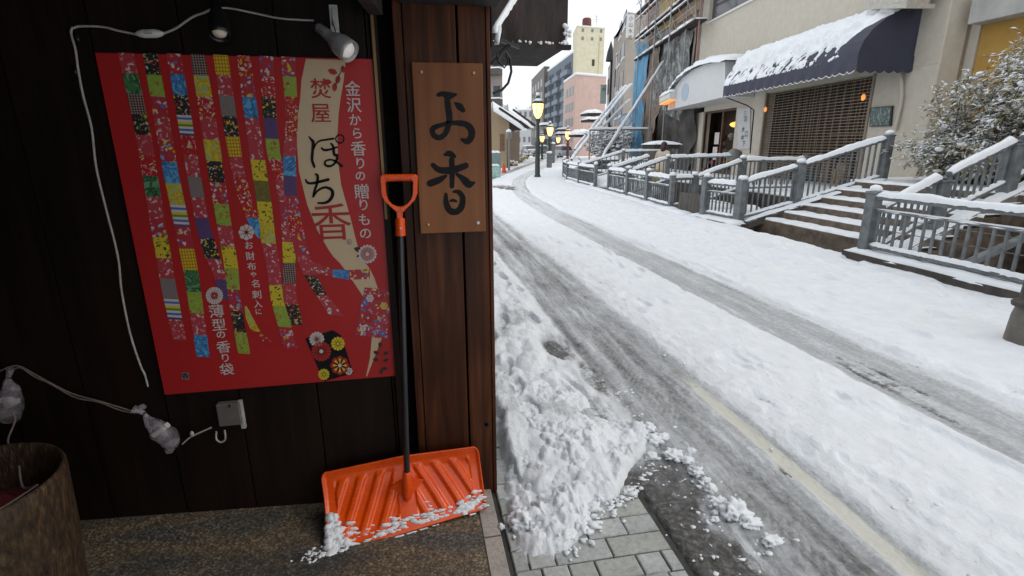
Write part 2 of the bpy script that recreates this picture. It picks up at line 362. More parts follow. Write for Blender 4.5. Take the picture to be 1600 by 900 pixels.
# bare pavers at the near left: the sheet dives below them
bare = (1-sst(.93, .98, Xg+.0*med))*(1-sst(1.92, 2.12, Yg+.5*med+.12*fin))
bare = np.maximum(bare, (1-sst(.36, .43, Xg+.12*med))*(1-sst(3.0, 3.8, Yg+med)))
Z = np.where(bare > .02, Z*(1-bare)-.05*bare, Z)
road = gridmesh('road', Xg, Yg, Z, [M['road']], np.stack([slush, asph, line], -1), 'structure')

# lower sheet reaching the horizon, snow covered
mb = MB(); mb.box((-600, -300, -.5), (900, 1500, -.32)); tag(mb.build('ground', M['snow']), kind='structure')
mb = MB(); mb.poly([(6.3+off(y)*.0+ (kerbx(y)-6), y, -.012) for y in (22, 28, 42, 68, 120)]+[(140, 120, -.012), (60, 22, -.012)], (0, 0, -.3)); tag(mb.build('ground', M['snow']), kind='structure')
mb = MB(); mb.poly([(-60, 12, -.012), (.31, 12, -.012)]+[(.3+(y-15)*.11 if y > 15 else .3, y, -.012) for y in (15.5, 40, 70, 120)]+[(40, 300, -.012), (-90, 300, -.012)], (0, 0, -.3)); tag(mb.build('ground', M['snow']), kind='structure')
M['stepstone'] = mat('brown wet step stone', (.115, .085, .06), .6, .55, 7, .6, .01)
M['concrete'] = mat('wet concrete', (.16, .145, .125), .55, .35, 5, .4, .006)
M['dirt'] = mat('dark wet stone', (.055, .046, .038), .6, .5, 6, .5, .01)

# ------------------------------------------------------------------ pavers and the light kerb
rs = random.Random(2)
mb = MB(); mb.box((.2, .2, -.12), (.96, 9, -.016)); 
M['joint'] = mat('dark joint sand', (.045, .043, .038), .7, .4, 30, .4)
tag(mb.build('pavement_bed', M['joint']), kind='structure')
mb = MB(); y = .62; row = 0
while y < 4.2:
    x = .295; hgt = .105; first = True
    while x < .93:
        L = rs.choice([.105, .15, .17, .23]); 
        if first: L = rs.choice([.06, .1, .16]); first = False
        x1 = min(x+L, .935)
        if .935-x1 < .05: x1 = .935
        z = -.003+rs.uniform(-.003, .003); t = rs.uniform(-.003, .003); g = .0030
        a, b_, c, d = x+g, x1-g, y+g, y+hgt-g; bv = .004
        vs = [(a, c, -.05), (b_, c, -.05), (b_, d, -.05), (a, d, -.05), (a, c, z-bv), (b_, c, z-bv+t), (b_, d, z-bv+t), (a, d, z-bv),
              (a+bv, c+bv, z), (b_-bv, c+bv, z+t), (b_-bv, d-bv, z+t), (a+bv, d-bv, z)]
        mb.add(vs, [(0, 1, 5, 4), (1, 2, 6, 5), (2, 3, 7, 6), (3, 0, 4, 7), (4, 5, 9, 8), (5, 6, 10, 9), (6, 7, 11, 10), (7, 4, 8, 11), (8, 9, 10, 11)], rs.randrange(3))
        x = x1
        if x >= .93: break
    y += hgt; row += 1
def stonemat(name, c, sc=45):
    m, nt, b = newmat(name); vec = coords(nt)
    n = nt.nodes.new('ShaderNodeTexVoronoi'); n.inputs['Scale'].default_value = sc*3; nt.links.new(vec, n.inputs[0])
    mxx = nt.nodes.new('ShaderNodeMixRGB'); mxx.inputs[0].default_value = .6
    a1 = ramp(nt, noisetex(nt, vec, sc, 6, .75), [(.36, tuple(q*.45 for q in c)), (.5, c), (.66, tuple(min(.8, q*1.45) for q in c))])
    a2 = ramp(nt, noisetex(nt, vec, 4, 4), [(.35, tuple(q*.72 for q in c)), (.65, tuple(q*1.12 for q in c))])
    nt.links.new(a1, mxx.inputs[1]); nt.links.new(a2, mxx.inputs[2]); nt.links.new(mxx.outputs[0], b.inputs['Base Color'])
    b.inputs['Roughness'].default_value = .5; bumpn(nt, b, noisetex(nt, vec, sc*1.4, 5, .7), .6, .004); return m
P3 = [stonemat('paver stone', (.43, .445, .43)), stonemat('paver stone pale', (.49, .50, .48)), stonemat('paver stone dull', (.40, .41, .375))]
tag(mb.build('pavement', P3), kind='structure')
M['kerb'] = stonemat('pale granite kerb', (.42, .375, .33), 70)
mb = MB()
for y0, y1 in ((1.02, 1.385), (1.39, 1.75), (1.755, 2.10)):
    mb.beam((.237, y0+.002, -.04), (.237, y1-.002, -.04), .072, .09, bev=.06)
tag(mb.build('kerb', M['kerb']), kind='structure')
# washed pebble floor of the porch, rising slightly to the left
def pebble():
    m, nt, b = newmat('washed pebble floor'); vec = coords(nt); v = nt.nodes.new('ShaderNodeTexVoronoi'); v.inputs['Scale'].default_value = 150
    nt.links.new(vec, v.inputs[0])
    sepc = nt.nodes.new('ShaderNodeSeparateColor'); nt.links.new(v.outputs['Color'], sepc.inputs[0])
    c1 = ramp(nt, sepc.outputs[0], [(0, (.055, .050, .044)), (.45, (.12, .108, .09)), (.8, (.20, .18, .155)), (1, (.36, .34, .30))])
    c2 = ramp(nt, noisetex(nt, coords(nt, (.8, 2.5, 1), rot=(0, 0, .22)), 1.3, 4), [(.40, (.42, .47, .50)), (.52, (1.0, .82, .60)), (.6, (.55, .58, .6))])
    mm = nt.nodes.new('ShaderNodeMixRGB'); mm.blend_type = 'MULTIPLY'; mm.inputs[0].default_value = 1
    nt.links.new(c1, mm.inputs[1]); nt.links.new(c2, mm.inputs[2]); nt.links.new(mm.outputs[0], b.inputs['Base Color'])
    b.inputs['Roughness'].default_value = .6; bumpn(nt, b, v.outputs['Distance'], -.5, .004); return m
mb = MB(); fl = lambda x: .004+.058*max(0, .2-x)
mb.poly([(.2, -3, 0), (.2, 2.2, 0), (-3.2, 2.2, fl(-3.2)), (-3.2, -3, fl(-3.2))], (0, 0, -.25)); tag(mb.build('porch_floor', pebble()), kind='structure')

# ------------------------------------------------------------------ heap of shovelled snow on the pavers
xs_ = np.arange(.27, 1.42, .0058); ysp = np.arange(1.45, 3.5, .0072)
Yp, Xp = np.meshgrid(ysp, xs_, indexing='ij')
m1 = fbm(Xp*5, Yp*5, 4, 41); m2 = fbm(Xp*17, Yp*16, 4, 42)
# outline: left edge, right edge as functions of y
L_ = np.interp(Yp, [1.5, 1.7, 1.85, 2.1, 2.4, 2.8, 3.3], [.40, .325, .32, .33, .40, .36, .36])
R_ = np.interp(Yp, [1.5, 1.62, 1.72, 1.82, 1.92, 2.05, 2.2, 2.35, 2.6, 3.0, 3.5], [.42, .54, .60, .74, .87, .97, 1.17, 1.2, 1.02, .98, .95])
d = np.minimum(Xp-L_, R_-Xp)+.10*m1+.03*m2; dy_ = Yp-1.60+.12*m1+.04*m2
d = np.minimum(d, dy_); d = d-.13*np.exp(-(((Xp-.56)/.10)**2+((Yp-1.93)/.05)**2))-.10*np.exp(-(((Xp-.72)/.08)**2+((Yp-1.84)/.05)**2))
body = sst(0, .22, d)*.85+.15*sst(0, .05, d)
hmax = np.interp(Yp, [1.5, 1.75, 2.0, 2.3, 2.6, 3.0, 3.5], [.025, .04, .075, .09, .075, .05, .035])
wx_, wy_ = Xp+.03*m1+.012*m2, Yp+.03*fbm(Xp*6, Yp*6, 3, 61)
lump = .34*lumps(wx_*8, wy_*8, 51)+.36*lumps(wx_*19+m2, wy_*19, 52)*(.6+1.2*sst(-.15, .2, m1))+.30*lumps(wx_*42, wy_*42, 53)*sst(-.2, .2, fbm(Xp*7, Yp*7, 3, 62))
Zp = body*hmax*(.55+.9*m1)+(sst(-.01, .07, d))*lump*.060*(1-.5*sst(2.1, 3.0, Yp))+m2*.030*sst(0, .1, d)+.011*fbm(Xp*60, Yp*60, 3, 66)*sst(0, .05, d)
Zp = Zp-.012+sst(0, .03, d)*.02
fp = np.zeros_like(Xp)
for fx, fy, an in ((.72, 2.58, .2), (.50, 2.95, -.1), (.86, 3.0, .3), (.62, 3.25, 0)):
    dx = (Xp-fx)*math.cos(an)+(Yp-fy)*math.sin(an); dd = -(Xp-fx)*math.sin(an)+(Yp-fy)*math.cos(an)
    fp = np.maximum(fp, 1-sst(.6, 1.15, (dx/.055)**2+(dd/.14)**2+m1*.6))
Zp = Zp*(1-.75*fp); Zp = np.where(d < -.012, -.03, Zp)
Zp = Zp*(1-sst(3.2, 3.45, Yp))-.02*sst(3.2, 3.45, Yp)
M['heap'] = snowmat(); M['heap'].name = 'shovelled snow'
hs = np.clip(.38*(1-sst(-.005, .035, d))+.34*sst(.10, .26, -m1)*(1-sst(2.0, 2.5, Yp)*.6)+.38*fp, 0, .6)
o = gridmesh('snow_heap', Xp, Yp, Zp, [M['road']], np.stack([hs, hs*0, hs*0], -1), keep=(d > -.02))
tag(o, kind='stuff')
rs = random.Random(11); mb = MB()
def clump(x, y, r, z=0, sub=3): mb.blob((x, y, z+r*.30), (r*rs.uniform(.8, 1.3), r*rs.uniform(.8, 1.2), r*rs.uniform(.55, .8)), rs.random()*50, (4 if r > .03 and sub == 3 else sub), .6, 2.1)
def crumb(x, y, r, z=0): mb.blob((x, y, z+r*.1), (r*rs.uniform(.7, 1.7), r*rs.uniform(.7, 1.4), r*rs.uniform(.3, .7)), rs.random()*50, 1, .8, 2.5)
for (x, y, r) in [(.37, 1.80, .055), (.42, 1.74, .04), (.52, 1.70, .045), (.60, 1.73, .04), (.46, 1.83, .06), (.74, 1.90, .04), (.70, 1.84, .03), (.62, 1.80, .05), (.80, 1.93, .03), (1.23, 2.13, .045), (1.28, 2.08, .03), (1.33, 2.14, .03), (1.19, 2.27, .05), (1.12, 2.33, .05), (1.26, 2.3, .03), (1.22, 2.40, .035), (1.28, 1.68, .055), (1.31, 1.61, .04), (1.24, 1.75, .035), (1.27, 1.85, .03), (1.29, 1.92, .02), (1.33, 1.50, .04), (1.27, 1.98, .035), (1.12, 2.15, .03)]:
    clump(x, y, r*.9, .004)
    for k in range(6): clump(x+rs.gauss(0, r*1.1), y+rs.gauss(0, r*1.1), r*rs.uniform(.12, .38), .004, 2)
for i in range(260):
    t = rs.random(); y = 1.35+t*1.6; x = 1.10+.08*t+rs.gauss(.08, .09); crumb(x, y, rs.uniform(.003, .012))
for i in range(160):
    a = rs.uniform(0, 1); x = .36+a*.75+rs.gauss(0, .03); y = np.interp(x, [.36, .55, .75, .95, 1.1], [1.72, 1.66, 1.82, 1.97, 2.12])+rs.gauss(-.02, .03)
    crumb(x, y, rs.uniform(.004, .015))
for i in range(420):                                                # crumbs along the wheel track edge
    y = 1.1+rs.random()**1.6*7; x = rs.choice([1.95, 2.0, 3.55, 1.05])+rs.gauss(0, .09); crumb(x, y, rs.uniform(.003, .012), .030 if x > 1.9 else .012)
tag(mb.build('snow_clods', M['heap']), kind='stuff')
# snow along the foot of the right-hand kerb
mb = MB(); mb.snow([(kerbx(y)-.02, y, .03) for y in np.arange(10.6, 23, .5)], .34, .07, 3, .12); tag(mb.build('kerb_snow', M['snow']), kind='stuff')

# ------------------------------------------------------------------ the timber shop: wall, corner, eave
YW = 2.052
t = thing('plank_wall', 'dark stained vertical plank wall behind the red poster', 'wall', (-1.3, YW, 0))
rs = random.Random(5); x = -3.2; bd = MB()
while x < -.135:
    x1 = min(x+rs.choice([.24, .27, .30]), -.125); bd.box((x+.0025, YW+.004+rs.uniform(0, .002), -.05), (x1-.0025, YW+.05, 2.5)); x = x1
bd.build('planks', M['wall'], t)
mb = MB(); mb.box((-3.2, YW+.052, -.05), (.27, YW+.12, 2.6)); mb.build('backing', M['void'], t)
mb = MB(); mb.box((-.122, YW-.012, 0), (-.098, YW+.05, 2.05)); mb.build('corner_batten', M['wall'], t)
mb = MB(); mb.box((-.118, YW-.0165, 1.28), (-.108, YW-.0125, 2.02)); mb.build('bamboo_strip', M['copper'], t)
t = thing('corner_post', 'reddish brown board clad timber corner of the shop beside the snowy street', 'post', (.12, YW, 0))
for a, b_, yy, nm in ((-.045, -.012, YW+.008, 'trim_board'), (-.010, .178, YW+.001, 'board'), (.186, .287, YW+.003, 'board'), (.288, .3035, YW-.002, 'trim_board')):
    mb = MB(); mb.box((a, yy, -.02), (b_, YW+.05, 2.4)); bevel(mb.build(nm, M['post'], t), .003)
kc = at(760, 664, 'Y', YW); mb = MB(); mb.poly([V(kc.x+.0075*math.cos(a_), YW+.0022, kc.z+.0095*math.sin(a_)) for a_ in np.linspace(0, 6.28, 17)[:-1]], (0, .002, 0)); kn = mb.build('knot', M['void'], t)
mb = MB(); [mb.tube([V(kc.x+r_*math.cos(a_)*.8, YW+.0028, kc.z+r_*math.sin(a_)) for a_ in np.linspace(0, 6.28, 22)], .0011, 5) for r_ in (.013, .0175)]; mb.build('ring', M['oldwood'], kn)
mb = MB(); mb.box((-.046, YW+.121, -.02), (.3, 9.5, 3.2)); one('side_wall', mb, M['wall'], 'dark timber flank of the shop running away behind its corner post', 'wall')
mb = MB(); mb.box((-3.2, .72, 2.10), (.34, YW+.1, 2.16)); mb.box((-3.2, -2.44, 2.3), (.25, .69, 2.36)); mb.box((-3.2, .70, 2.10), (.34, .74, 2.5))  # rear slab over the camera is unseen, added to darken the porch
one('eave', mb, M['soffit'], 'dark boarded eave above the signboard, with an added unseen roof darkening the porch', 'roof')
mb = MB(); mb.box((-3.26, -2.5, -.2), (-3.2, 2.2, 2.6)); mb.box((-3.2, -2.5, -.2), (-.45, -2.44, 2.6)); one('porch_shade_walls', mb, M['wall'], 'unseen dark timber walls left of and behind the camera, added to darken the porch', 'wall')  # out of view, added to cut the light reaching the porch
mb = MB(); mb.box((-.02, YW-.10, 2.035), (.33, YW+.0, 2.099)); bevel(one('lintel', mb, M['soffit'], 'grey brown lintel under the eave above the signboard', 'beam'), .004)
mb = MB(); mb.hexa([V(-.155, 1.72, 1.985), V(-.105, 1.72, 1.985), V(-.075, YW-.02, 1.99), V(-.125, YW-.02, 1.99), V(-.155, 1.72, 2.098), V(-.105, 1.72, 2.098), V(-.075, YW-.02, 2.098), V(-.125, YW-.02, 2.098)])
bevel(one('rafter', mb, M['oldwood'], 'weathered rafter end poking out above the top right of the poster', 'beam'), .004)
# boxed wooden board jutting into the street
t = thing('box_sign', 'dark weathered wooden box sign jutting over the street from the corner', 'sign', (.55, 2.8, 2))
mb = MB(); mb.box((.375, 2.5, 1.985), (.73, 3.1, 2.6)); bevel(mb.build('board', M['oldwood'], t), .004)
mb = MB(); mb.box((.37, 2.47, 1.972), (.74, 2.499, 1.992)); mb.build('bottom_trim', M['oldwood'], t)
mb = MB()
for i in range(24): mb.blob((rs.uniform(.38, .73), 2.475+rs.uniform(-.01, .01), 1.994+rs.uniform(0, .006)), rs.uniform(.003, .009), i, 1)
for i in range(10): mb.blob((.725+rs.uniform(-.02, .012), 2.48, 2.0+i*.008), rs.uniform(.006, .014), i, 1)
mb.build('snow', M['snow'], t)
t = thing('iron_bracket', 'black wrought iron hook bracket hanging under the box sign', 'bracket', (.4, 2.3, 1.9))
mb = MB(); pp = [at(x, y, 'Y', 2.3) for x, y in ((778, 92), (790, 80), (797, 92), (799, 112), (794, 130), (784, 141), (770, 146))]; mb.tube(pp, .0055, 8)
pp = [at(x, y, 'Y', 2.3) for x, y in ((776, 82), (779, 96), (788, 106), (794, 98), (792, 84))]; mb.tube(pp, .0045, 8); mb.build('hook', M['black'], t)
mb = MB(); mb.beam(at(766, 98, 'Y', 2.3), at(800, 66, 'Y', 2.42), .012, .012); mb.beam(at(774, 60, 'Y', 2.4), at(812, 74, 'Y', 2.4), .014, .014); mb.build('brace', M['black'], t)
mb = MB(); a = at(772, 46, 'Y', 2.2); b_ = at(806, -8, 'Y', 2.42)
mb.snow([a, a.lerp(b_, .5), b_], .020, .012, 4, .01); mb.snow([at(776, 62, 'Y', 2.2), at(780, 40, 'Y', 2.22)], .02, .012, 2, .008)
mb.build('snow', M['snow'], t)
# ------------------------------------------------------------------ lettering tools
_fc = {}
def glyph(ch):
    if ch not in _fc:
        cu = bpy.data.curves.new('t', 'FONT'); cu.body = ch; cu.resolution_u = 4; ob = bpy.data.objects.new('t', cu); scn.collection.objects.link(ob)
        bpy.context.view_layer.update(); me = bpy.data.meshes.new_from_object(ob.evaluated_get(bpy.context.evaluated_depsgraph_get()))
        vs = [v.co.copy() for v in me.vertices]; fs = [tuple(p.vertices) for p in me.polygons]
        bpy.data.objects.remove(ob); bpy.data.curves.remove(cu); bpy.data.meshes.remove(me); _fc[ch] = (vs, fs)
    return _fc[ch]
def put_glyph(mb, ch, cx, cy, size, Y, m=0, bold=0):
    """character centred where pixel (cx, cy) meets the wall plane, `size` photo pixels tall or wide"""
    vs, fs = glyph(ch)
    if not vs: return
    x0, x1 = min(v.x for v in vs), max(v.x for v in vs); y0, y1 = min(v.y for v in vs), max(v.y for v in vs)
    s = (at(cx, cy-size/2, 'Y', Y)-at(cx, cy+size/2, 'Y', Y)).length/max(x1-x0, y1-y0); c = at(cx, cy, 'Y', Y)
    for k, (dx, dz) in enumerate(((0, 0),) if not bold else ((-bold, -bold*.5), (bold, -bold*.5), (-bold, bold*.5), (bold, bold*.5))):
        mb.add([(c.x+(v.x-(x0+x1)/2)*s+dx, Y-k*.00004, c.z+(v.y-(y0+y1)/2)*s+dz) for v in vs], fs, m)
def smooth(p, n=5):
    p = [Vector(q) for q in p]; q = [p[0]*2-p[1]]+p+[p[-1]*2-p[-2]]; out = []
    for i in range(1, len(q)-2):
        for k in range(n):
            t = k/n; a, b, c, d = q[i-1:i+3]
            out.append(.5*((2*b)+(c-a)*t+(2*a-5*b+4*c-d)*t*t+(3*b-a-3*c+d)*t**3))
    return out+[p[-1]]
def stroke(mb, pts, Y, m=0, dz=0):
    """brush stroke: list of (px, py, width px) laid on the wall plane"""
    sp = smooth([(x, y, w_) for x, y, w_ in pts], 6); L = []; Rr = []
    for i, q in enumerate(sp):
        a = sp[max(0, i-1)]; b = sp[min(len(sp)-1, i+1)]; d = Vector((b.x-a.x, b.y-a.y)); d.normalize(); w_ = max(.3, q.z)/2
        jag = 1+.10*mnoise.noise(Vector((q.x*.31, q.y*.31, 7)))
        L.append(at(q.x-d.y*w_*jag, q.y+d.x*w_*jag, 'Y', Y)); Rr.append(at(q.x+d.y*w_*jag, q.y-d.x*w_*jag, 'Y', Y))
    n = len(sp); mb.add(L+Rr, [(i, i+1, n+i+1, n+i) for i in range(n-1)], m)
    for e, q in ((0, sp[0]), (n-1, sp[-1])):                         # round brush ends
        mb.add([at(q.x+q.z*.48*math.cos(k*math.pi/5), q.y+q.z*.48*math.sin(k*math.pi/5), 'Y', Y-.00003-.00001*e) for k in range(10)], [tuple(range(10))], m)

# ------------------------------------------------------------------ printed cloth patterns of the poster
def printmat(name, base, cols, kind='floral', sc=42):
    m, nt, b = newmat(name); vec = coords(nt); c = None
    if kind == 'floral':
        wn_ = nt.nodes.new('ShaderNodeTexNoise'); wn_.inputs['Scale'].default_value = sc*1.3; nt.links.new(vec, wn_.inputs[0])
        ml = nt.nodes.new('ShaderNodeMixRGB'); ml.inputs[0].default_value = .035; nt.links.new(vec, ml.inputs[1]); nt.links.new(wn_.outputs['Color'], ml.inputs[2])
        v = nt.nodes.new('ShaderNodeTexVoronoi'); v.inputs['Scale'].default_value = sc*2.2; nt.links.new(ml.outputs[0], v.inputs[0])
        s_ = nt.nodes.new('ShaderNodeSeparateColor'); nt.links.new(v.outputs['Color'], s_.inputs[0])
        r = nt.nodes.new('ShaderNodeValToRGB'); r.color_ramp.interpolation = 'CONSTANT'; el = r.color_ramp.elements
        k = len(cols); el[0].color = (*cols[0], 1); el[0].position = 0; el[1].color = (*cols[1], 1); el[1].position = 1/k
        for i in range(2, k): e_ = el.new(i/k); e_.color = (*cols[i], 1)
        nt.links.new(s_.outputs[0], r.inputs[0])
        f = ramp(nt, v.outputs['Distance'], [(.32, (0, 0, 0)), (.44, (1, 1, 1))])
        mm = nt.nodes.new('ShaderNodeMixRGB'); nt.links.new(f, mm.inputs[0]); nt.links.new(r.outputs[0], mm.inputs[1]); mm.inputs[2].default_value = (*base, 1)
        cen = ramp(nt, v.outputs['Distance'], [(.09, (1, 1, 1)), (.13, (0, 0, 0))])
        m2_ = nt.nodes.new('ShaderNodeMixRGB'); nt.links.new(cen, m2_.inputs[0]); nt.links.new(mm.outputs[0], m2_.inputs[1]); m2_.inputs[2].default_value = (*cols[-1], 1); c = m2_.outputs[0]
    elif kind == 'check':
        v = nt.nodes.new('ShaderNodeTexChecker'); v.inputs['Scale'].default_value = 1; v.inputs['Color1'].default_value = (*base, 1); v.inputs['Color2'].default_value = (*cols[0], 1)
        nt.links.new(coords(nt, (170, 0, 170), rot=(0, R(45), 0)), v.inputs[0]); c = v.outputs[0]
    elif kind == 'wave':
        v = nt.nodes.new('ShaderNodeTexWave'); v.wave_type = 'RINGS'; v.rings_direction = 'SPHERICAL'; v.inputs['Scale'].default_value = 4; v.inputs['Distortion'].default_value = 0
        fr = nt.nodes.new('ShaderNodeVectorMath'); fr.operation = 'FRACTION'; nt.links.new(coords(nt, (48, 0, 70)), fr.inputs[0])
        sb = nt.nodes.new('ShaderNodeVectorMath'); sb.operation = 'SUBTRACT'; sb.inputs[1].default_value = (.5, 0, 0); nt.links.new(fr.outputs[0], sb.inputs[0])
        nt.links.new(sb.outputs[0], v.inputs[0]); c = ramp(nt, v.outputs['Fac'], [(.5, base), (.75, cols[0])])
    elif kind == 'plaid':
        out = []
        for ax in ((150, 0, 0), (0, 0, 120)):
            wv = nt.nodes.new('ShaderNodeTexWave'); wv.inputs['Scale'].default_value = .22; wv.bands_direction = 'X' if ax[0] else 'Z'; nt.links.new(coords(nt, ax), wv.inputs[0])
            out.append(ramp(nt, wv.outputs['Fac'], [(.55, (1, 1, 1)), (.85, cols[0])]))
        mm = nt.nodes.new('ShaderNodeMixRGB'); mm.blend_type = 'MULTIPLY'; mm.inputs[0].default_value = 1; nt.links.new(out[0], mm.inputs[1]); nt.links.new(out[1], mm.inputs[2])
        m3 = nt.nodes.new('ShaderNodeMixRGB'); m3.blend_type = 'MULTIPLY'; m3.inputs[0].default_value = 1; nt.links.new(mm.outputs[0], m3.inputs[1]); m3.inputs[2].default_value = (*base, 1); c = m3.outputs[0]
    elif kind == 'swirl':
        c = ramp(nt, noisetex(nt, vec, sc*.6, 2, .4, 2.5), [(.40, base), (.47, cols[0]), (.53, base), (.6, cols[1])])
    nt.links.new(c, b.inputs['Base Color']); b.inputs['Roughness'].default_value = .45; return m
RD = (.42, .016, .02); W_ = (.60, .52, .48); PK = (.55, .16, .19); YL = (.62, .48, .03); BL = (.05, .16, .45); GR = (.05, .20, .07); BK = (.02, .02, .02); LB = (.12, .38, .62)
PR = [printmat('print pink on white', (.42, .045, .06), [W_, (.52, .22, .24), (.42, .045, .06), W_, (.50, .15, .18)], sc=34),
      printmat('print white blossom on red', RD, [W_, W_, YL, W_, PK]),
      printmat('print blue blossom', (.40, .03, .05), [BL, W_, LB, W_, (.42, .05, .08), YL], sc=30),
      printmat('print dark blossom', BK, [W_, YL, GR, RD, (.5, .35, .2)]),
      printmat('print yellow', YL, [(.4, .25, .02), (.30, .42, .25)], 'swirl'),
      printmat('print green', GR, [BK, (.15, .30, .18)], 'swirl'),
      printmat('print sky blue', (.06, .25, .55), [(.03, .08, .2), LB], 'swirl'),
      printmat('print brown check', (.035, .015, .015), [(.30, .22, .19)], 'check'),
      printmat('print yellow plaid', YL, [(.75, .5, .3)], 'plaid'),
      printmat('print grey waves', (.10, .075, .075), [(.36, .31, .29)], 'wave'),
      mat('print violet', (.10, .055, .16), .45, .1, 90, 0), mat('print olive', (.16, .13, .03), .45, .25, 90, 0),
      printmat('print yellow camouflage', YL, [BK, YL, BK, (.25, .3, .03)]),
      printmat('print lime', (.25, .38, .05), [RD, (.3, .45, .1), (.45, .3, .08)]),
      mat('print stripe white', W_, .45, .03), mat('print stripe blue', BL, .45, .05), mat('print stripe green', (.12, .25, .03), .45, .05), mat('print stripe yellow', YL, .45, .05)]
M['red'] = mat('poster red', (.42, .016, .017), .42, .05, 3, 0); M['cream'] = mat('poster cream', (.58, .44, .28), .42, .03, 3, 0)
M['pwhite'] = mat('poster white ink', (.58, .52, .50), .45, .03, 5, 0); M['pred'] = mat('poster red ink', (.36, .02, .018), .45, .03, 5, 0)
M['leafink'] = mat('poster dark leaf ink', (.035, .022, .018), .45, .1, 50, 0); M['grey'] = mat('mid grey', (.20, .19, .18), .5, .1, 40, .05)
YP = YW-.004
poster = thing('poster', 'large red poster with patchwork ribbons and Japanese lettering on the dark plank wall', 'poster', (-.56, YP, 1.235))
mb = MB(); mb.hexa([(-1.002, YP-.0015, .6205), (-.117, YP-.0015, .6205), (-.117, YP+.002, .6205), (-1.002, YP+.002, .6205), (-1.002, YP-.0015, 1.850), (-.117, YP-.0015, 1.850), (-.117, YP+.002, 1.850), (-1.002, YP+.002, 1.850)])
mb.build('sheet', M['red'], poster)
Y1 = YP-.0022
mb = MB()
cl = [(478, 92), (471, 125), (469, 155), (464, 190), (464, 225), (467, 267), (480, 320), (496, 360), (512, 388), (520, 400), (532, 412), (550, 437), (567, 463), (577, 490), (581, 527), (578, 560), (572, 588)]
cr = [(540, 94), (537, 125), (532, 155), (529, 178), (527, 213), (528, 250), (533, 289), (547, 338), (557, 378), (564, 400), (567, 406), (578, 420), (585, 435), (592, 455), (597, 500), (596, 530), (573.5, 588)]
mb.add([at(x, y, 'Y', Y1) for x, y in cl]+[at(x, y, 'Y', Y1) for x, y in cr], [(i, i+1, len(cl)+i+1, len(cl)+i) for i in range(len(cl)-1)])
mb.build('cream_band', M['cream'], poster)
def ribbon(spec, seq, parent, dy=0):
    """spec: (left x, right x, y) down the ribbon; seq: one print per square"""
    Yr = Y1-.0003-dy; mbr = MB(); ys_ = [s[2] for s in spec]; L = ys_[-1]-ys_[0]; n = len(seq)
    def edge(y):
        return np.interp(y, ys_, [s[0] for s in spec]), np.interp(y, ys_, [s[1] for s in spec])
    # cut marks
    for k, p in enumerate(seq):
        ya, yb = ys_[0]+L*k/n, ys_[0]+L*(k+1)/n; sub = 4
        for j in range(sub):
            y0, y1 = ya+(yb-ya)*j/sub, ya+(yb-ya)*(j+1)/sub
            if p == 'S': mi = (14, 15, 14, 16)[j]; 
            else: mi = p
            if p == 'S':
                for q, mi in enumerate(((14, 15, 14, 17, 16, 14, 15, 14, 10))[:9] if j == 0 else ()):
                    a0, a1 = ya+(yb-ya)*q/9, ya+(yb-ya)*(q+1)/9; l0, r0 = edge(a0); l1, r1 = edge(a1)
                    mbr.add([at(l0, a0, 'Y', Yr), at(r0, a0+1.2, 'Y', Yr), at(r1, a1+1.2, 'Y', Yr), at(l1, a1, 'Y', Yr)], [(0, 3, 2, 1)], mi)
                continue
            l0, r0 = edge(y0); l1, r1 = edge(y1)
            mbr.add([at(l0, y0, 'Y', Yr), at(r0, y0+1.2, 'Y', Yr), at(r1, y1+1.2, 'Y', Yr), at(l1, y1, 'Y', Yr)], [(0, 3, 2, 1)], mi)
    mbr.build('ribbon_print', PR, parent)
ribbon([(184, 209, 82), (214, 238, 220), (230, 254, 320), (252, 276, 450), (270, 291, 531)], [0, 5, 7, 3, 0, 1, 5, 0, 2, 12, 0, 9, 'S', 0], poster)
ribbon([(223, 246, 82.5), (238, 262, 170), (255, 279, 270), (272, 296, 350), (288, 311, 430), (307, 328, 557)], [3, 13, 2, 0, 2, 6, 4, 'S', 2, 8, 5, 13, 0, 6], poster)
ribbon([(260, 282, 83), (276, 299, 180), (290, 311, 260), (306, 328, 352), (318, 342, 395), (330, 350, 420), (346, 362, 468)], [2, 6, 3, 'S', 1, 0, 9, 0, 10, 3, 0, 10], poster)
ribbon([(297, 320, 84), (311, 336, 175), (323, 348, 255), (338, 361, 345), (350, 372, 414), (357, 376, 468), (372, 391, 552)], [7, 4, 1, 0, 4, 3, 2, 13, 0, 12, 13, 2, 3, 13], poster, .0001)
ribbon([(333, 356, 85), (348, 371, 190), (360, 380, 258), (373, 394, 312), (388, 406, 348), (403, 414, 372)], [8, 0, 9, 3, 8, 0, 1, 1, 6], poster)
ribbon([(370, 391, 86), (383, 405, 190), (392, 415, 255), (402, 425, 322), (408, 431, 378), (416, 437, 412), (423, 443, 468), (431, 452, 497), (444, 465, 543)], [1, 2, 6, 0, 0, 12, 11, 12, 4, 0, 0, 12, 13, 2], poster, .0001)
ribbon([(405, 427, 87), (411, 432, 180), (417, 438, 240), (430, 445, 280), (438, 456, 330), (442, 462, 400), (442, 462, 455), (453, 473, 507)], [2, 1, 3, 10, 13, 1, 0, 2, 0, 12, 7, 0, 3], poster)
ribbon([(439, 461, 88), (447, 466, 180), (442, 462, 250), (444, 464, 300), (450, 472, 350), (462, 484, 400), (472, 492, 425), (490, 508, 455), (514, 536, 492)], [2, 13, 1, 1, 0, 6, 10, 2, 1, 2, 0, 3, 0], poster, .0002)
ribbon([(382, 386, 478), (384, 396, 497), (391, 405, 514), (404, 410, 522), (408, 426, 530), (414, 421, 537)], [4, 4, 1], poster)
mb = MB()                                                            # the sideways tail
tl = [(478, 405), (500, 413), (520, 421), (545, 422), (578, 420)]; tb = [(486, 428), (502, 428), (520, 433), (545, 437), (578, 436)]
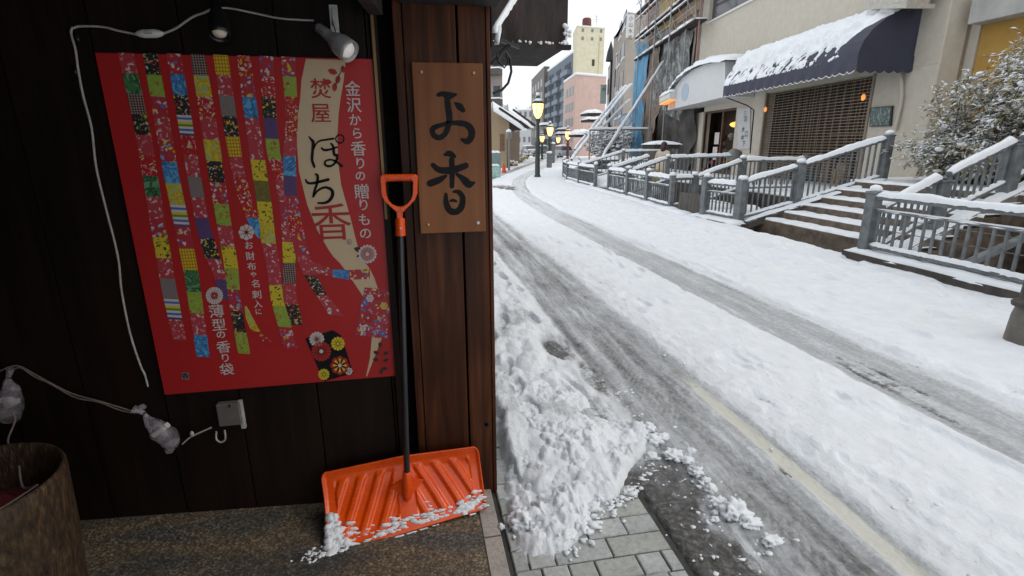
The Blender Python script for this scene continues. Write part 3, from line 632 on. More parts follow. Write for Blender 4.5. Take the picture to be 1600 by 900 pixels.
for i in range(4): mb.add([at(*p, 'Y', Y1-.0006) for p in (tl[i], tb[i], tb[i+1], tl[i+1])], [(0, 1, 2, 3)], (0, 2, 6, 2)[i])
mb.build('ribbon_print', PR, poster)
Y2 = YP-.0032
def flat(mb, pts, m=0, d=0): mb.poly([at(x, y, 'Y', Y2-d) for x, y in pts], (0, 0, 0), m)
def flower(mb, cx, cy, r, n, mi, mo, ctr=None, d=0):
    for k in range(n):
        a = 2*math.pi*k/n; w_ = math.pi/n*.92; pts = [(cx+r*.18*math.cos(a), cy+r*.18*math.sin(a))]
        for q in (-1, -.85, -.5, 0, .5, .85, 1): rr = r*(1-.13*abs(q)**2); pts.append((cx+rr*math.cos(a+w_*q), cy+rr*math.sin(a+w_*q)))
        flat(mb, pts[::-1], mo, d)
        if mi is not None:
            pts = [(cx+r*.22*math.cos(a), cy+r*.22*math.sin(a))]+[(cx+r*.72*math.cos(a+w_*q*.55), cy+r*.72*math.sin(a+w_*q*.55)) for q in (-1, 0, 1)]
            flat(mb, pts[::-1], mi, d+.0001)
    if ctr is not None: flat(mb, [(cx+r*.2*math.cos(k*.7), cy+r*.2*math.sin(k*.7)) for k in range(9)][::-1], ctr, d+.0002)
# two pouches in the corner
mb = MB(); flat(mb, [(570, 449), (611.5, 453), (605, 530), (555, 523)][::-1], 0); PQ = [PR[2], M['pwhite'], M['pred'], M['ink'], PR[17], PR[0], M['leafink'], PR[15]]
for x, y, r, c in ((592, 462, 9, 2), (575, 497, 8, 2), (592, 510, 8, 5), (600, 478, 6, 4), (567, 513, 5, 1), (578, 466, 6, 1), (598, 521, 5, 7), (570, 473, 5, 7), (601, 500, 6, 5)): flower(mb, x, y, r, 6, None, c, 1, .0002)
mb.build('pouch_print', PQ, poster)
mb = MB(); flat(mb, [(477, 529), (520, 516), (533, 524), (552, 583), (506, 596)][::-1], 3)
flower(mb, 502, 549, 16, 18, None, 2, 1, .0002); flower(mb, 531, 571, 15, 8, 4, 2, 1, .0003); flower(mb, 528, 537, 11, 12, None, 4, 4, .0002); flower(mb, 495, 530, 12, 14, None, 1, 2, .0001); flower(mb, 506, 585, 9, 12, None, 4, 4, .0001); flower(mb, 545, 580, 6, 8, None, 1, 1, .0001)
mb.build('pouch_print', PQ, poster)
mb = MB(); flower(mb, 574, 397, 15, 16, 1, 0, 0, .0003); mb.build('flower_print', [M['pwhite'], M['pred'], M['leafink']], poster); mb = MB(); flower(mb, 335, 462, 14, 20, None, 0, 2, 0); flower(mb, 335, 462, 6, 12, None, 1, 0, .0003); mb.build('flower_print', [M['pwhite'], M['pred'], M['leafink']], poster); mb = MB(); flower(mb, 385, 363, 12.5, 8, None, 0, 2, .0004)
mb.build('flower_print', [M['pwhite'], M['pred'], M['leafink']], poster); mb = MB()
for x, y, a, s_ in ((560, 390, 200, 8), (562, 399, 150, 6), (520, 112, 200, 9), (512, 128, 185, 8), (528, 124, 100, 8), (523, 136, 95, 8), (536, 108, 80, 7)):
    ca, sa = math.cos(R(a)), math.sin(R(a)); pts = [(x+s_*(u_*ca-v_*sa), y+s_*(u_*sa+v_*ca)) for u_, v_ in ((-.9, 0), (-.3, -.5), (.4, -.45), (.95, 0), (.4, .45), (-.3, .5))]
    flat(mb, pts, 2 if x > 550 else 1, .0002)
stroke(mb, [(537, 104, 1.5), (530, 118, 1.5), (524, 134, 1.2)], Y2-.0003, 2)
mb.build('flower_print', [M['pwhite'], M['pred'], M['leafink']], poster); mb = MB()
stroke(mb, [(591, 586, 1.5), (597, 565, 1.3), (594, 541, 1)], Y2-.0003, 1)
for x, y, a in ((594, 539, 80), (588, 551, 200), (587, 562, 190), (603, 552, -30), (603, 563, -20), (601, 576, -10), (596, 580, 100)):
    ca, sa = math.cos(R(a)), math.sin(R(a)); pts = [(x+5.5*(u_*ca-v_*sa), y+5.5*(u_*sa+v_*ca)) for u_, v_ in ((-.9, 0), (-.3, -.5), (.4, -.45), (.95, 0), (.4, .45), (-.3, .5))]
    flat(mb, pts, 2, .0004)
mb.build('flower_print', [M['pwhite'], M['pred'], M['leafink']], poster)
# words
mb = MB()
for ch, x, y, s_ in (('焚', 501, 138, 31), ('屋', 501, 177, 30)): put_glyph(mb, ch, x, y, s_, Y2-.0006, 1, .0006)
put_glyph(mb, '香', 518, 347, 58, Y2-.0006, 1, .0004)
mb.build('lettering', [M['pwhite'], M['pred'], M['ink'], M['grey']], poster); mb = MB()
for ch, x, y, s_ in (('金', 551, 138, 24), ('沢', 553, 164, 23), ('か', 555, 187, 18), ('ら', 558, 208, 16), ('香', 560, 232, 23), ('り', 563, 255, 17), ('の', 563, 275, 14), ('贈', 565, 299, 23), ('り', 568, 320, 17), ('も', 569, 343, 17), ('の', 571, 365, 16)):
    put_glyph(mb, ch, x, y, s_, Y2-.0006, 0, .0005)
mb.build('lettering', [M['pwhite'], M['pred'], M['ink'], M['grey']], poster); mb = MB()
for ch, x, y, s_ in (('お', 389, 383, 11.2), ('財', 391, 400, 12.8), ('布', 393, 416, 12.0), ('や', 396, 429, 8.0), ('名', 399, 443, 12.0), ('刺', 401, 460, 12.8), ('入', 403, 475, 11.2), ('に', 404, 487, 8.0)):
    put_glyph(mb, ch, x, y, s_, Y2-.0006, 0, .0004)
mb.build('lettering', [M['pwhite'], M['pred'], M['ink'], M['grey']], poster); mb = MB()
for ch, x, y, s_ in (('薄', 338, 486, 20.0), ('型', 342, 507, 18.4), ('の', 345, 523, 11.2), ('香', 349, 542, 18.4), ('り', 352, 559, 12.8), ('袋', 354, 577, 18.4)):
    put_glyph(mb, ch, x, y, s_, Y2-.0006, 0, .0006)
K = lambda l: [(460+x/5.625, 90+y/5.625, w_) for x, y, w_ in l]; K2 = lambda l: [(460+x/5, 240+y/5, w_) for x, y, w_ in l]
for s_ in (K([(128, 695, 2), (150, 722, 4), (166, 748, 5), (160, 830, 4.5), (156, 900, 4.5), (176, 960, 4)]), K([(166, 815, 2), (190, 760, 2.5), (225, 732, 3), (280, 722, 3.2), (345, 712, 3.5)]),
           K([(238, 795, 3), (262, 812, 4), (310, 808, 3.5), (375, 787, 3)]), K([(322, 755, 3), (342, 785, 4), (350, 850, 4.5)])+K2([(334, 15, 4.5), (328, 55, 4), (300, 90, 3.5), (262, 98, 4), (238, 82, 3.5), (248, 56, 3), (290, 48, 3), (330, 66, 3.5), (372, 98, 4)]),
           K([(400+36*math.cos(a), 715+36*math.sin(a), 2.2) for a in np.linspace(0, 6.3, 12)]),
           K2([(88, 203, 2.5), (105, 228, 4), (150, 230, 4), (264, 203, 5)]), K2([(165, 160, 3), (182, 175, 4.5), (178, 230, 4), (158, 290, 4), (148, 336, 3.5)]), K2([(150, 332, 3), (185, 288, 3.5), (240, 264, 4), (290, 284, 5), (298, 325, 5.5), (272, 368, 5), (232, 386, 4), (185, 386, 3)])):
    stroke(mb, s_, Y2-.0007, 2)
if True: mb.build('lettering', [M['pwhite'], M['pred'], M['ink'], M['grey']], poster); mb = MB()
stroke(mb, [(546+3.8*math.cos(a), 378+3.8*math.sin(a), .8) for a in np.linspace(0, 6.3, 10)], Y2-.0006, 3); put_glyph(mb, 'R', 546, 378, 4, Y2-.0006, 3)
flat(mb, [(284, 582), (295, 582), (295, 593), (284, 593)][::-1], 3, .0002); put_glyph(mb, '香', 289.5, 587, 9, Y2-.0006, 2, .0004)
mb.build('lettering', [M['pwhite'], M['pred'], M['ink'], M['grey']], poster)

# ------------------------------------------------------------------ wooden signboard with brushed characters
sb_ = thing('signboard', 'varnished upright wooden board with two brushed black characters on the corner post', 'sign', (.142, YW-.01, 1.53))
mb = MB(); mb.box((.0135, YW-.021, 1.219), (.271, YW-.003, 1.842)); bevel(mb.build('board', M['board'], sb_), .003)
YB = YW-.0216; mb = MB(); K = lambda l: [(400+x/2.25, y/2.25, w_*1.22) for x, y, w_ in l]
for s_ in (K([(640, 334, 5), (655, 330, 7), (680, 336, 9), (702, 332, 4)]), K([(672, 332, 7), (674, 370, 8), (680, 420, 8), (668, 465, 7), (645, 484, 7), (624, 474, 7), (622, 452, 7), (650, 440, 6), (690, 432, 6), (735, 436, 8), (756, 455, 9), (757, 480, 9), (742, 497, 8), (724, 490, 4)]),
           K([(700, 362, 3), (715, 374, 9), (729, 388, 6)]), K([(664, 544, 4), (680, 540, 8), (698, 550, 5)]),
           K([(622, 580, 6), (645, 597, 8), (690, 598, 9), (738, 582, 8)]), K([(688, 560, 7), (690, 600, 7), (689, 655, 6)]),
           K([(668, 618, 4), (645, 632, 8), (612, 645, 9)]), K([(706, 612, 4), (730, 630, 8), (748, 647, 10), (768, 642, 3)]),
           K([(668, 682, 4), (669, 712, 7), (680, 738, 8), (702, 745, 8), (722, 728, 8), (727, 695, 7), (712, 675, 6), (694, 674, 3)]), K([(684, 706, 3), (694, 704, 4), (704, 708, 3)])):
    stroke(mb, s_, YB, 0)
    YB -= .00012
mb.build('lettering', M['ink'], sb_)
for px, py in ((581, 253), (765, 257), (605, 790)):
    c = at(400+px/2.25, py/2.25, 'Y', YW-.021); mb = MB(); mb.tube([c+V(0, .002, 0), c+V(0, -.004, 0), c+V(0, -.006, 0)], [.0058, .0055, .003], 12); mb.build('peg', M['pegs'], sb_)
c = at(400+781/2.25, 783/2.25, 'Y', YW-.021); mb = MB(); mb.tube([c+V(0, .002, 0), c+V(0, -.005, 0)], .0062, 12); mb.build('screw', M['white'], sb_)

# ------------------------------------------------------------------ snow shovel leaning on the wall
sh = thing('snow_shovel', 'bright orange plastic snow shovel with black shaft leaning on the timber corner', 'shovel', (-.08, 1.86, 0))
BLp, BRp = V(-.410, 1.752, .022), V(.232, 1.905, .020); TLp, TRp = V(-.452, 1.985, .235), V(.212, 2.005, .268)
def blade(u_, v_):
    """u across 0..1, v from the cutting edge 0 to the top 1; scooped towards the wall, ribbed"""
    b0 = BLp.lerp(BRp, u_); t0 = TLp.lerp(TRp, u_); p = b0.lerp(t0, v_)
    ctr = max(0, 1-abs(u_-.5)*2)
    p = p+V(0, 0, .016)*v_*ctr+V(.05, .93, -.35).normalized()*.040*math.sin(math.pi*min(1, v_*.9))
    if v_ > .88: p += V(0, -.012, .004)*((v_-.88)/.12)**1.3
    s = abs(u_-.5)*2
    if s > .96: p += V(0, -.012, .002)*((s-.96)/.04)
    ph = (u_-.5)*8.6+(v_-.55)*1.5*(1 if u_ > .5 else -1)*1.2
    rib = math.sin(2*math.pi*ph); rib = max(-.4, min(1, rib*1.6))
    k = (1 if .16 < v_ < .80 else max(0, 1-min(abs(v_-.16), abs(v_-.80))/.05))*(1 if .07 < u_ < .93 else 0)*(1 if s > .12 else 0)
    return p+V(0, -.0075, .0045)*rib*k
mb = MB(); NU, NV = 150, 44; top = []
for j in range(NV+1):
    for i in range(NU+1):
        u_ = i/NU; v_ = j/NV; c = .045                               # rounded upper corners
        uu = u_
        if v_ > .86: q = (v_-.86)/.14; ins = .030*(1-math.sqrt(max(0, 1-q*q))); uu = ins+u_*(1-2*ins)
        if v_ < .05: q = (.05-v_)/.05; ins = .008*q*q; uu = ins+u_*(1-2*ins)
        top.append(blade(uu, v_))
fs = [(j*(NU+1)+i, j*(NU+1)+i+1, (j+1)*(NU+1)+i+1, (j+1)*(NU+1)+i) for j in range(NV) for i in range(NU)]
mb.add(top, fs, 0, True); o = mb.build('blade', M['orange'], sh); sm = o.modifiers.new('thickness', 'SOLIDIFY'); sm.thickness = .005; sm.offset = -1
jc = blade(.5, .42)+V(0, -.012, 0); GT = V(-.055, 1.995, 1.425)
d_ = (GT-jc).normalized()
mb = MB(); mb.tube([jc-d_*.008, jc, jc+d_*.06, jc+d_*.118, jc+d_*.125], [.010, .0165, .018, .0185, .015], 20)
mb.poly([jc+V(-.012, .01, -.006), jc+V(.012, .01, -.006), jc+V(.07, .032, .055), jc+V(0, .02, .085), jc+V(-.07, .026, .045)][::-1], (0, .006, 0)); mb.build('collar', M['orange'], sh)
s1 = jc+d_*.10; s2 = jc+d_*((1.235-jc.z)/d_.z)
mb = MB(); mb.tube([s1, s2], .0125, 20); mb.build('shaft', mat('black lacquered shaft', (.02, .021, .024), .28, .3, 60, .1, .002, 0, (1, 1, .1)), sh)
gr = MB(); X_ = V(1, 0, 0)
gb = s2+d_*-.012
gr.tube([gb, gb+d_*.06, gb+d_*.066], [.0195, .018, .016], 20)
ctr = gb+d_*.075; U3 = V(0, -1, 0); N3 = X_.cross(d_).normalized()
outer = [(-.0095, -.02), (-.0115, .012), (-.030, .030), (-.056, .056), (-.0665, .080), (-.0690, .146), (-.060, .152), (0, .152), (.060, .152), (.0690, .146), (.0665, .080), (.056, .056), (.030, .030), (.0115, .012), (.0095, -.02)]
inner = [(0, .034), (-.012, .036), (-.026, .043), (-.040, .058), (-.047, .078), (-.049, .122), (-.044, .127), (0, .128), (.044, .127), (.049, .122), (.047, .078), (.040, .058), (.026, .043), (.012, .036), (0, .034)]
def q3(p, o_): return ctr+X_*p[0]+d_*p[1]+N3*o_
rings = []
for k in range(15):
    a_, b2 = Vector(outer[k]), Vector(inner[k]); m_ = a_.lerp(b2, .5)
    prof3 = [(a_.lerp(b2, .0), .004), (a_.lerp(b2, .16), .0105), (a_.lerp(b2, .84), .0105), (b2, .004), (b2, -.004), (a_.lerp(b2, .84), -.0105), (a_.lerp(b2, .16), -.0105), (a_, -.004)]
    rings.append([q3(p, o_) for p, o_ in prof3])
vs = [p for r_ in rings for p in r_]; gr.add(vs, [(k*8+i, k*8+(i+1) % 8, (k+1)*8+(i+1) % 8, (k+1)*8+i) for k in range(14) for i in range(8)], 0, False)
gr.add([q3((-.0095, -.02), .0105), q3((.0095, -.02), .0105), q3((.0115, .014), .0105), q3((0, .034), .0105), q3((-.0115, .014), .0105), q3((-.0095, -.02), -.0105), q3((.0095, -.02), -.0105), q3((.0115, .014), -.0105), q3((0, .034), -.0105), q3((-.0115, .014), -.0105)], [(0, 1, 2, 3, 4), (9, 8, 7, 6, 5)])
for k in range(9): q = ctr+X_*(-.044+k*.011)+d_*.140; gr.tube([q-X_*.003, q+X_*.003], .0140, 14)
gr.build('grip', M['orange'], sh)
mb = MB(); q = gb+d_*.03+V(.002, -.018, 0); mb.tube([q, q+V(0, -.003, 0)], .004, 10); mb.build('screw', M['white'], sh)
mb = MB(); rs = random.Random(8)
for i in range(230):
    u_ = rs.random(); v_ = abs(rs.gauss(0, .085))*(1+.5*math.sin(u_*15))+.03
    dens = .25+.75*(mnoise.noise(V(u_*6, 3, 1))+.4)
    if rs.random() > dens+.15: continue
    if .28 < u_ < .95 and v_ < .05: v_ += .1
    r = rs.uniform(.003, .011); p = blade(u_, min(v_, .45)); mb.blob(p+V(0, -.001, .001), (r*1.9, r*.35, r*rs.uniform(.5, 1.3)), i, 2, .7, 2.5)
for i in range(60):
    u_ = abs(rs.gauss(0, .04)); v_ = rs.random()**1.5*.42; 
    if u_ > .13*(1-v_*1.6): continue
    r = rs.uniform(.010, .022); mb.blob(blade(u_+.01, v_)+V(0, -.008, 0), (r, r*.7, r), i, 2, .5)
for i in range(34): u_ = rs.uniform(.84, .99); mb.blob(blade(u_, .03+(u_-.84)*1.1+rs.uniform(-.03, .03)), (rs.uniform(.006, .014), .006, rs.uniform(.003, .007)), i, 2, .5)
mb.build('snow', M['heap'], sh)
mb = MB()
for i in range(60): mb.blob((-.44+rs.gauss(-.03, .03), 1.75+rs.gauss(0, .02), .037), rs.uniform(.002, .009), i, 1, .5)
for i in range(26): q = BLp.lerp(BRp, rs.choice([.55, .62, .42, .9])+rs.gauss(0, .03)); mb.blob((q.x, q.y-.008, .02), (rs.uniform(.004, .014), .004, .003), i, 1, .5)
tag(mb.build('snow_crumbs', M['heap']), kind='stuff')

# ------------------------------------------------------------------ lamps, cables and the pot on the wall
def wp(x, y, off_=.01): return at(x, y, 'Y', YW-off_)
cb = MB(); P = [wp(*q) for q in ((115, 44), (125, 41), (160, 42), (185, 48), (214, 54))]; cb.tube(smooth(P, 5), .0038, 7)
P = [wp(*q) for q in ((254, 53), (275, 44), (300, 27), (318, 20), (330, 14))]; cb.tube(smooth(P, 5), .0038, 7)
P = [wp(*q) for q in ((330, 12), (360, 13), (395, 20), (440, 29), (490, 32))]; cb.tube(smooth(P, 5), .0034, 7)
P = [wp(*q) for q in ((114, 42), (111, 52), (118, 78), (122, 108), (130, 150), (143, 200), (150, 260), (164, 320), (184, 400), (190, 455), (203, 520), (219, 570), (226, 585), (231, 604))]; cb.tube(smooth(P, 4), .0038, 7)
t = tag(cb.build('cable', M['cable']), 'white flex looping round the top left of the red poster', 'cable')
t = thing('cable_switch', 'small white inline switch on the flex above the poster', 'switch', wp(234, 52))
a, b_ = wp(212, 53, .018), wp(256, 52, .018)
mb = MB(); mb.tube([a, a.lerp(b_, .12), a.lerp(b_, .3), a.lerp(b_, .7), a.lerp(b_, .88), b_], [.004, .010, .0135, .0135, .010, .004], 16); mb.build('body', M['white'], t)
mb = MB(); c = a.lerp(b_, .5)+V(0, -.013, 0); mb.box(c-V(.012, .002, .004), c+V(.012, .003, .004)); mb.build('rocker', M['cable'], t)
for k, (x, y) in enumerate(((118, 112), (122, 60))):
    mb = MB(); c = wp(x, y, .008); mb.blob(c, (.007, .008, .011), k, 2, .2); one('cable_clip', mb, M['black'], ('black clip low on the flex left of the poster', 'black clip near the upper corner of the flex')[k], 'clip', 'black flex clips')
M['chrome'] = mat('silvery lamp shell', (.42, .42, .42), .32, .1, 30, .1, .002, .25)
def spot(name, label, px0, px1, off0, off1, shellmat, rmax, bulbc):
    t = thing(name, label, 'lamp', wp(px0[0], px0[1], off0)); a = wp(*px0, off0); b_ = wp(*px1, off1); L = b_-a; d = L.normalized()
    prof = [(0, .30), (.06, .42), (.30, .46), (.42, .5), (.55, .78), (.72, .98), (.9, 1.0), (1, .97)]
    mb = MB(); mb.tube([a+L*q for q, _ in prof], [rmax*r for _, r in prof], 24, caps=False); mb.tube([a, a-d*.001], rmax*.3, 24)
    o = mb.build('shade', shellmat, t); s_ = o.modifiers.new('t', 'SOLIDIFY'); s_.thickness = .0015
    sd = d.cross(V(0, 1, 0)).normalized(); u_ = sd.cross(d); mb = MB()
    for k in range(14):
        an = 2*math.pi*k/14; rr = sd*math.cos(an)+u_*math.sin(an); mb.beam(a+L*.10+rr*rmax*.455, a+L*.29+rr*rmax*.47, .0022, .0022)
        mb.beam(a+L*.62+rr*rmax*.90, a+L*.80+rr*rmax*1.005, .0018, .0018)
    mb.build('vent_slots', M['black'], t)
    mb = MB(); mb.tube([a+L*.5, a+L*.7, a+L*.88, a+L*.97, b_], [rmax*.3, rmax*.6, rmax*.8, rmax*.6, rmax*.1], 20); mb.build('bulb', bulbc, t)
    return t, a, b_
t, a, b_ = spot('clip_lamp', 'silvery grey clip spotlight aimed down over the top right of the poster', (496, 42), (548, 82), .07, .13, M['chrome'], .036, emit('frosted bulb', (.9, .85, .78), .12, (.8, .8, .78)))
mb = MB(); mb.box(wp(514, 8, .004), wp(530, 50, .012)); mb.beam(wp(522, 14, .014), wp(526, 46, .05), .016, .010); mb.beam(wp(521, 30, .03), wp(527, 50, .07), .010, .012); mb.build('clip', M['white'], t)
mb = MB(); mb.tube([wp(521, 38, .01), wp(523, 40, .04)], .005, 10); mb.build('screw', M['black'], t)
t, a, b_ = spot('clip_lamp', 'matte black clip spotlight aimed down above the middle of the poster', (334, -14), (344, 56), .05, .12, M['black'], .030, emit('cream bulb', (.8, .7, .6), .03, (.65, .56, .46)))
# plastic wrapped plugs, socket
def filmmat():
    m, nt, b = newmat('clear plastic bag'); b.inputs['Base Color'].default_value = (.42, .38, .42, 1); b.inputs['Roughness'].default_value = .22
    b.inputs['Alpha'].default_value = .42; vec = coords(nt)
    nt.links.new(ramp(nt, noisetex(nt, coords(nt, (1, 1, 1), rot=(0, .6, 0)), 14, 2, .4, 1), [(.42, (.20,)*3), (.60, (.60,)*3)]), b.inputs['Alpha']); bumpn(nt, b, noisetex(nt, vec, 30, 2, .5, 1), .4, .006); return m
M['film'] = filmmat()
def bag(label, pts, rr, inner):
    t = thing('wrapped_plug', label, 'plug', pts[0], 'plugs wrapped in clear plastic'); mb = MB(); mb.tube(smooth(pts, 4), list(np.interp(np.linspace(0, 1, (len(pts)-1)*4+1), np.linspace(0, 1, len(rr)), rr)), 14)
    v2 = []
    for i, q in enumerate(mb.v): q = Vector(q); v2.append(tuple(q+V(1, .6, 1)*.007*mnoise.noise(q*26)))
    mb.v = v2; mb.build('bag', M['film'], t)
    mb = MB(); a, b_ = inner; mb.beam(a, b_, .024, .02, bev=.4); mb.build('plug', M['white'], t)
    mb = MB(); c = Vector(pts[1]); d = (Vector(pts[2])-Vector(pts[0])).normalized(); mb.tube([c-d*.003, c+d*.003], rr[1]*1.25, 10); mb.build('tie', M['black'], t); return t
bag('crumpled clear plastic bag tied over a plug below the poster\'s lower left corner', [wp(208, 640, .03), wp(226, 646, .03), wp(232, 655, .035), wp(250, 672, .05), wp(266, 688, .05), wp(264, 704, .04)], [.018, .007, .014, .038, .036, .016], (wp(240, 680, .05), wp(262, 664, .05)))
bag('crumpled clear plastic bag hanging over a plug at the left edge above the pot', [wp(16, 576, .03), wp(14, 590, .03), wp(14, 600, .04), wp(16, 620, .05), wp(14, 640, .05), wp(16, 652, .04)], [.012, .007, .016, .034, .042, .034], (wp(2, 625, .05), wp(28, 627, .05)))
mb = MB(); mb.blob(wp(222, 636, .03), (.016, .012, .012), 3, 2, .4); mb.blob(wp(211, 643, .03), (.012, .01, .01), 5, 2, .4); one('bag_knot', mb, M['film'], 'puffed knot of clear plastic at the top of the lower wrapped plug', 'knot')
cb = MB(); P = smooth([wp(*q, .015) for q in ((12, 574), (30, 572), (60, 588), (110, 614), (160, 628), (205, 642))], 5); cb.tube(P, .0026, 6); cb.tube([p+V(.002, 0, -.010-.004*math.sin(i*.9)) for i, p in enumerate(P)], .0026, 6)
cb.tube([wp(12, 574, .015), wp(-20, 590, .015)], .003, 6)
one('cable', cb, mat('beige flex', (.20, .16, .14), .5, .2, 40, 0), 'twisted beige flex sagging between the two wrapped plugs', 'cable')
cb = MB(); cb.tube(smooth([wp(*q, .03) for q in ((285, 694), (296, 684), (312, 676), (330, 668))], 4), .0035, 6); cb.tube(smooth([wp(*q, .03) for q in ((338, 674), (338, 686), (345, 691), (352, 686), (351, 672))], 4), .0038, 6); cb.blob(wp(300, 678, .03), (.008, .006, .014), 2, 2, .2)
one('cable', cb, M['cable'], 'short white flex looping under the grey outdoor socket', 'cable')
t = thing('outdoor_socket', 'grey weatherproof electric socket on the wall under the poster', 'socket', wp(360, 650))
mb = MB(); mb.box(wp(341, 627, .002), wp(378, 664, .035)); bevel(mb.build('housing', mat('grey socket plastic', (.13, .12, .11), .5, .1, 30, .05), t), .004)
mb = MB(); mb.box(wp(372, 624, .004), wp(384, 670, .022)); bevel(mb.build('flap', M['cable'], t), .003)
mb = MB(); mb.box(wp(357, 632, .034), wp(360, 637, .038)); mb.build('screw', M['black'], t)
pot = thing('plant_pot', 'round woven brown rattan pot at the bottom left corner', 'pot', (-1.27, 1.47, .06))
m, nt, b = newmat('woven rattan'); br = nt.nodes.new('ShaderNodeTexBrick'); br.inputs['Scale'].default_value = 1
tc = nt.nodes.new('ShaderNodeTexCoord'); mp = nt.nodes.new('ShaderNodeMapping'); mp.inputs['Scale'].default_value = (60, 60, 22); nt.links.new(tc.outputs['Object'], mp.inputs[0])
nt.links.new(ramp(nt, noisetex(nt, mp.outputs[0], 1.1, 5, .6), [(.32, (.014, .007, .003)), (.55, (.055, .031, .013)), (.7, (.11, .066, .031))]), b.inputs['Base Color'])
bumpn(nt, b, noisetex(nt, mp.outputs[0], 1.3, 3), 1, .008); b.inputs['Roughness'].default_value = .65
mb = MB(); mb.lathe((-1.27, 1.47, 0), [(.185, .05), (.205, .25), (.220, .45), (.226, .60), (.228, .645), (.222, .66), (.214, .655), (.208, .62), (.19, .42)], 48); mb.build('shell', m, pot)
mb = MB(); mb.lathe((-1.27, 1.47, 0), [(.198, .52), (.12, .535), (.0, .53)], 32); o = mb.build('lining', mat('dark red cloth', (.13, .012, .014), .8, .4, 20, .6, .02), pot)
cb = MB(); cb.tube(smooth([wp(14, 640, .06), wp(24, 655, .10), wp(12, 690, .22), V(-1.30, 1.72, .60), V(-1.22, 1.60, .56), V(-1.15, 1.56, .585)], 5), .003, 6); cb.tube(smooth([V(-1.15, 1.56, .585), V(-1.21, 1.50, .56), V(-1.28, 1.44, .55)], 5), .003, 6)
one('cable', cb, mat('pinkish flex', (.32, .25, .26), .5, .2, 40, 0), 'pale pinkish flex dropping from the left plug into the rattan pot', 'cable')
# ------------------------------------------------------------------ railings along the right kerb and up to the shops
def sbox(mb, c, w_, h0, h1, m=0): mb.box((c[0]-w_/2, c[1]-w_/2, h0), (c[0]+w_/2, c[1]+w_/2, h1), m)
BALN = [0]
def railing(label, pts, H=.82, posts=None, second=True, group='blue grey railings on the far side of the street', spacing=.105, snowh=.075, cap=True, endpost=(True, True), low=.10, postw=.11, ptop=.92, stringer=False):
    """pts: ground points (x, y, z) of the run; a post at each, rails and balusters between them, settled snow on top"""
    t = thing('railing', label, 'railing', pts[0], group); P = [Vector(p) for p in pts]
    for i, p in enumerate(P):
        if (i == 0 and not endpost[0]) or (i == len(P)-1 and not endpost[1]): continue
        mb = MB(); mb.box((p.x-postw/2, p.y-postw/2, p.z-.05), (p.x+postw/2, p.y+postw/2, p.z+ptop-.03)); mb.box((p.x-postw*.58, p.y-postw*.58, p.z+ptop-.03), (p.x+postw*.58, p.y+postw*.58, p.z+ptop))
        po = bevel(mb.build('post', M['iron'], t), .008)
        mb = MB(); mb.lathe((p.x, p.y, p.z+ptop), [(.02, 0), (.05, .008), (.055, .025), (.03, .045), (.0, .05)], 14); mb.build('cap', M['iron'], po)
        if cap: mb = MB(); mb.blob((p.x, p.y, p.z+ptop+.035), (.075, .075, .05), i+p.y*3, 3, .12, 1.2); mb.build('snow_cap', M['snow'], po)
    up = Vector((0, 0, 1)); prev = 0
    tr = MB(); sr = MB(); br = MB(); sn = MB(); wr = MB(); nb = 0
    for i, (a, b_) in enumerate(zip(P, P[1:])):
        d = (b_-a); L = d.length; dd = d.normalized(); q = dd*postw*.5
        tr.beam(a+q+up*H, b_-q+up*H, .090, .065, bev=.35)
        if second: sr.beam(a+q+up*(H-.17), b_-q+up*(H-.17), .05, .04, bev=.3)
        br.beam(a+q+up*(low+.02), b_-q+up*(low+.02), .06, .06, bev=.3)
        sn.snow([a+q+up*(H+.026), b_-q+up*(H+.026)], .105, snowh, i+a.y*1.3, .035)
        sn.snow([a+q+up*(low+.05), b_-q+up*(low+.05)], .065, .035, i+a.y*2.3+9, .04)
        if second: sn.snow([a+q+up*(H-.152), b_-q+up*(H-.152)], .05, .010, i+a.y*3.3+5, .06)
        n = int(L/spacing); top = H-.19 if second else H-.03
        for k in range(1, n):
            p = a+d*k/n; nb += 1
            bb = MB(); bb.box((p.x-.013, p.y-.013, p.z+low+.04), (p.x+.013, p.y+.013, p.z+top)); bb.build('baluster', M['iron'], t)
        if second: wr.beam(a+q+up*(low+.26), b_-q+up*(low+.26), .008, .008); wr.beam(a+q+up*(low+.42), b_-q+up*(low+.42), .008, .008)
    tr.build('top_rail', M['iron'], t); br.build('bottom_rail', M['iron'], t)
    if second: sr.build('middle_rail', M['iron'], t); wr.build('wire', M['iron'], t)
    sn.build('rail_snow', M['snow'], t)
    if stringer:
        st = MB()
        for a, b_ in zip(P, P[1:]): st.beam(a-up*.06, b_-up*.06, .10, .16)
        st.build('stringer', M['concrete'], t)
    return t
# kerb base stone with its snow, near right
mb = MB(); mb.box((5.83, 1.0, -.3), (6.14, 6.12, .115)); tag(mb.build('kerb', M['dirt']), kind='structure')
mb = MB(); mb.box((5.95, 9.0, -.3), (6.5, 10.5, .05)); mb.poly([(6.0, 10.5, .04), (6.02, 11.6, .04), (6.25, 14.7, .04), (6.42, 18.4, .04), (6.5, 20.3, .04), (6.75, 22.7, .04), (8.3, 28.3, .04), (9, 28.3, .04), (7.1, 20.3, .04), (6.4, 10.5, .04)][::-1], (0, 0, -.4)); tag(mb.build('kerb', M['dirt']), kind='structure')
mb = MB(); mb.snow([(5.985, 6.12, .112), (5.985, 4, .112), (5.985, 1.2, .112)], .29, .06, 2, .06, 0, 9); mb.snow([(6.2, 9.0, .04), (6.14, 9.8, .04), (6.12, 10.6, .04)], .34, .06, 4, .06); tag(mb.build('kerb_snow', M['snow']), kind='stuff')
railing('nearest grey railing at the right edge, level, snow along its rails', [(5.98, 5.9, .10), (5.94, 3.7, .10), (5.92, 1.6, .10)], H=.77, ptop=.84, spacing=.125, postw=.14, snowh=.06)
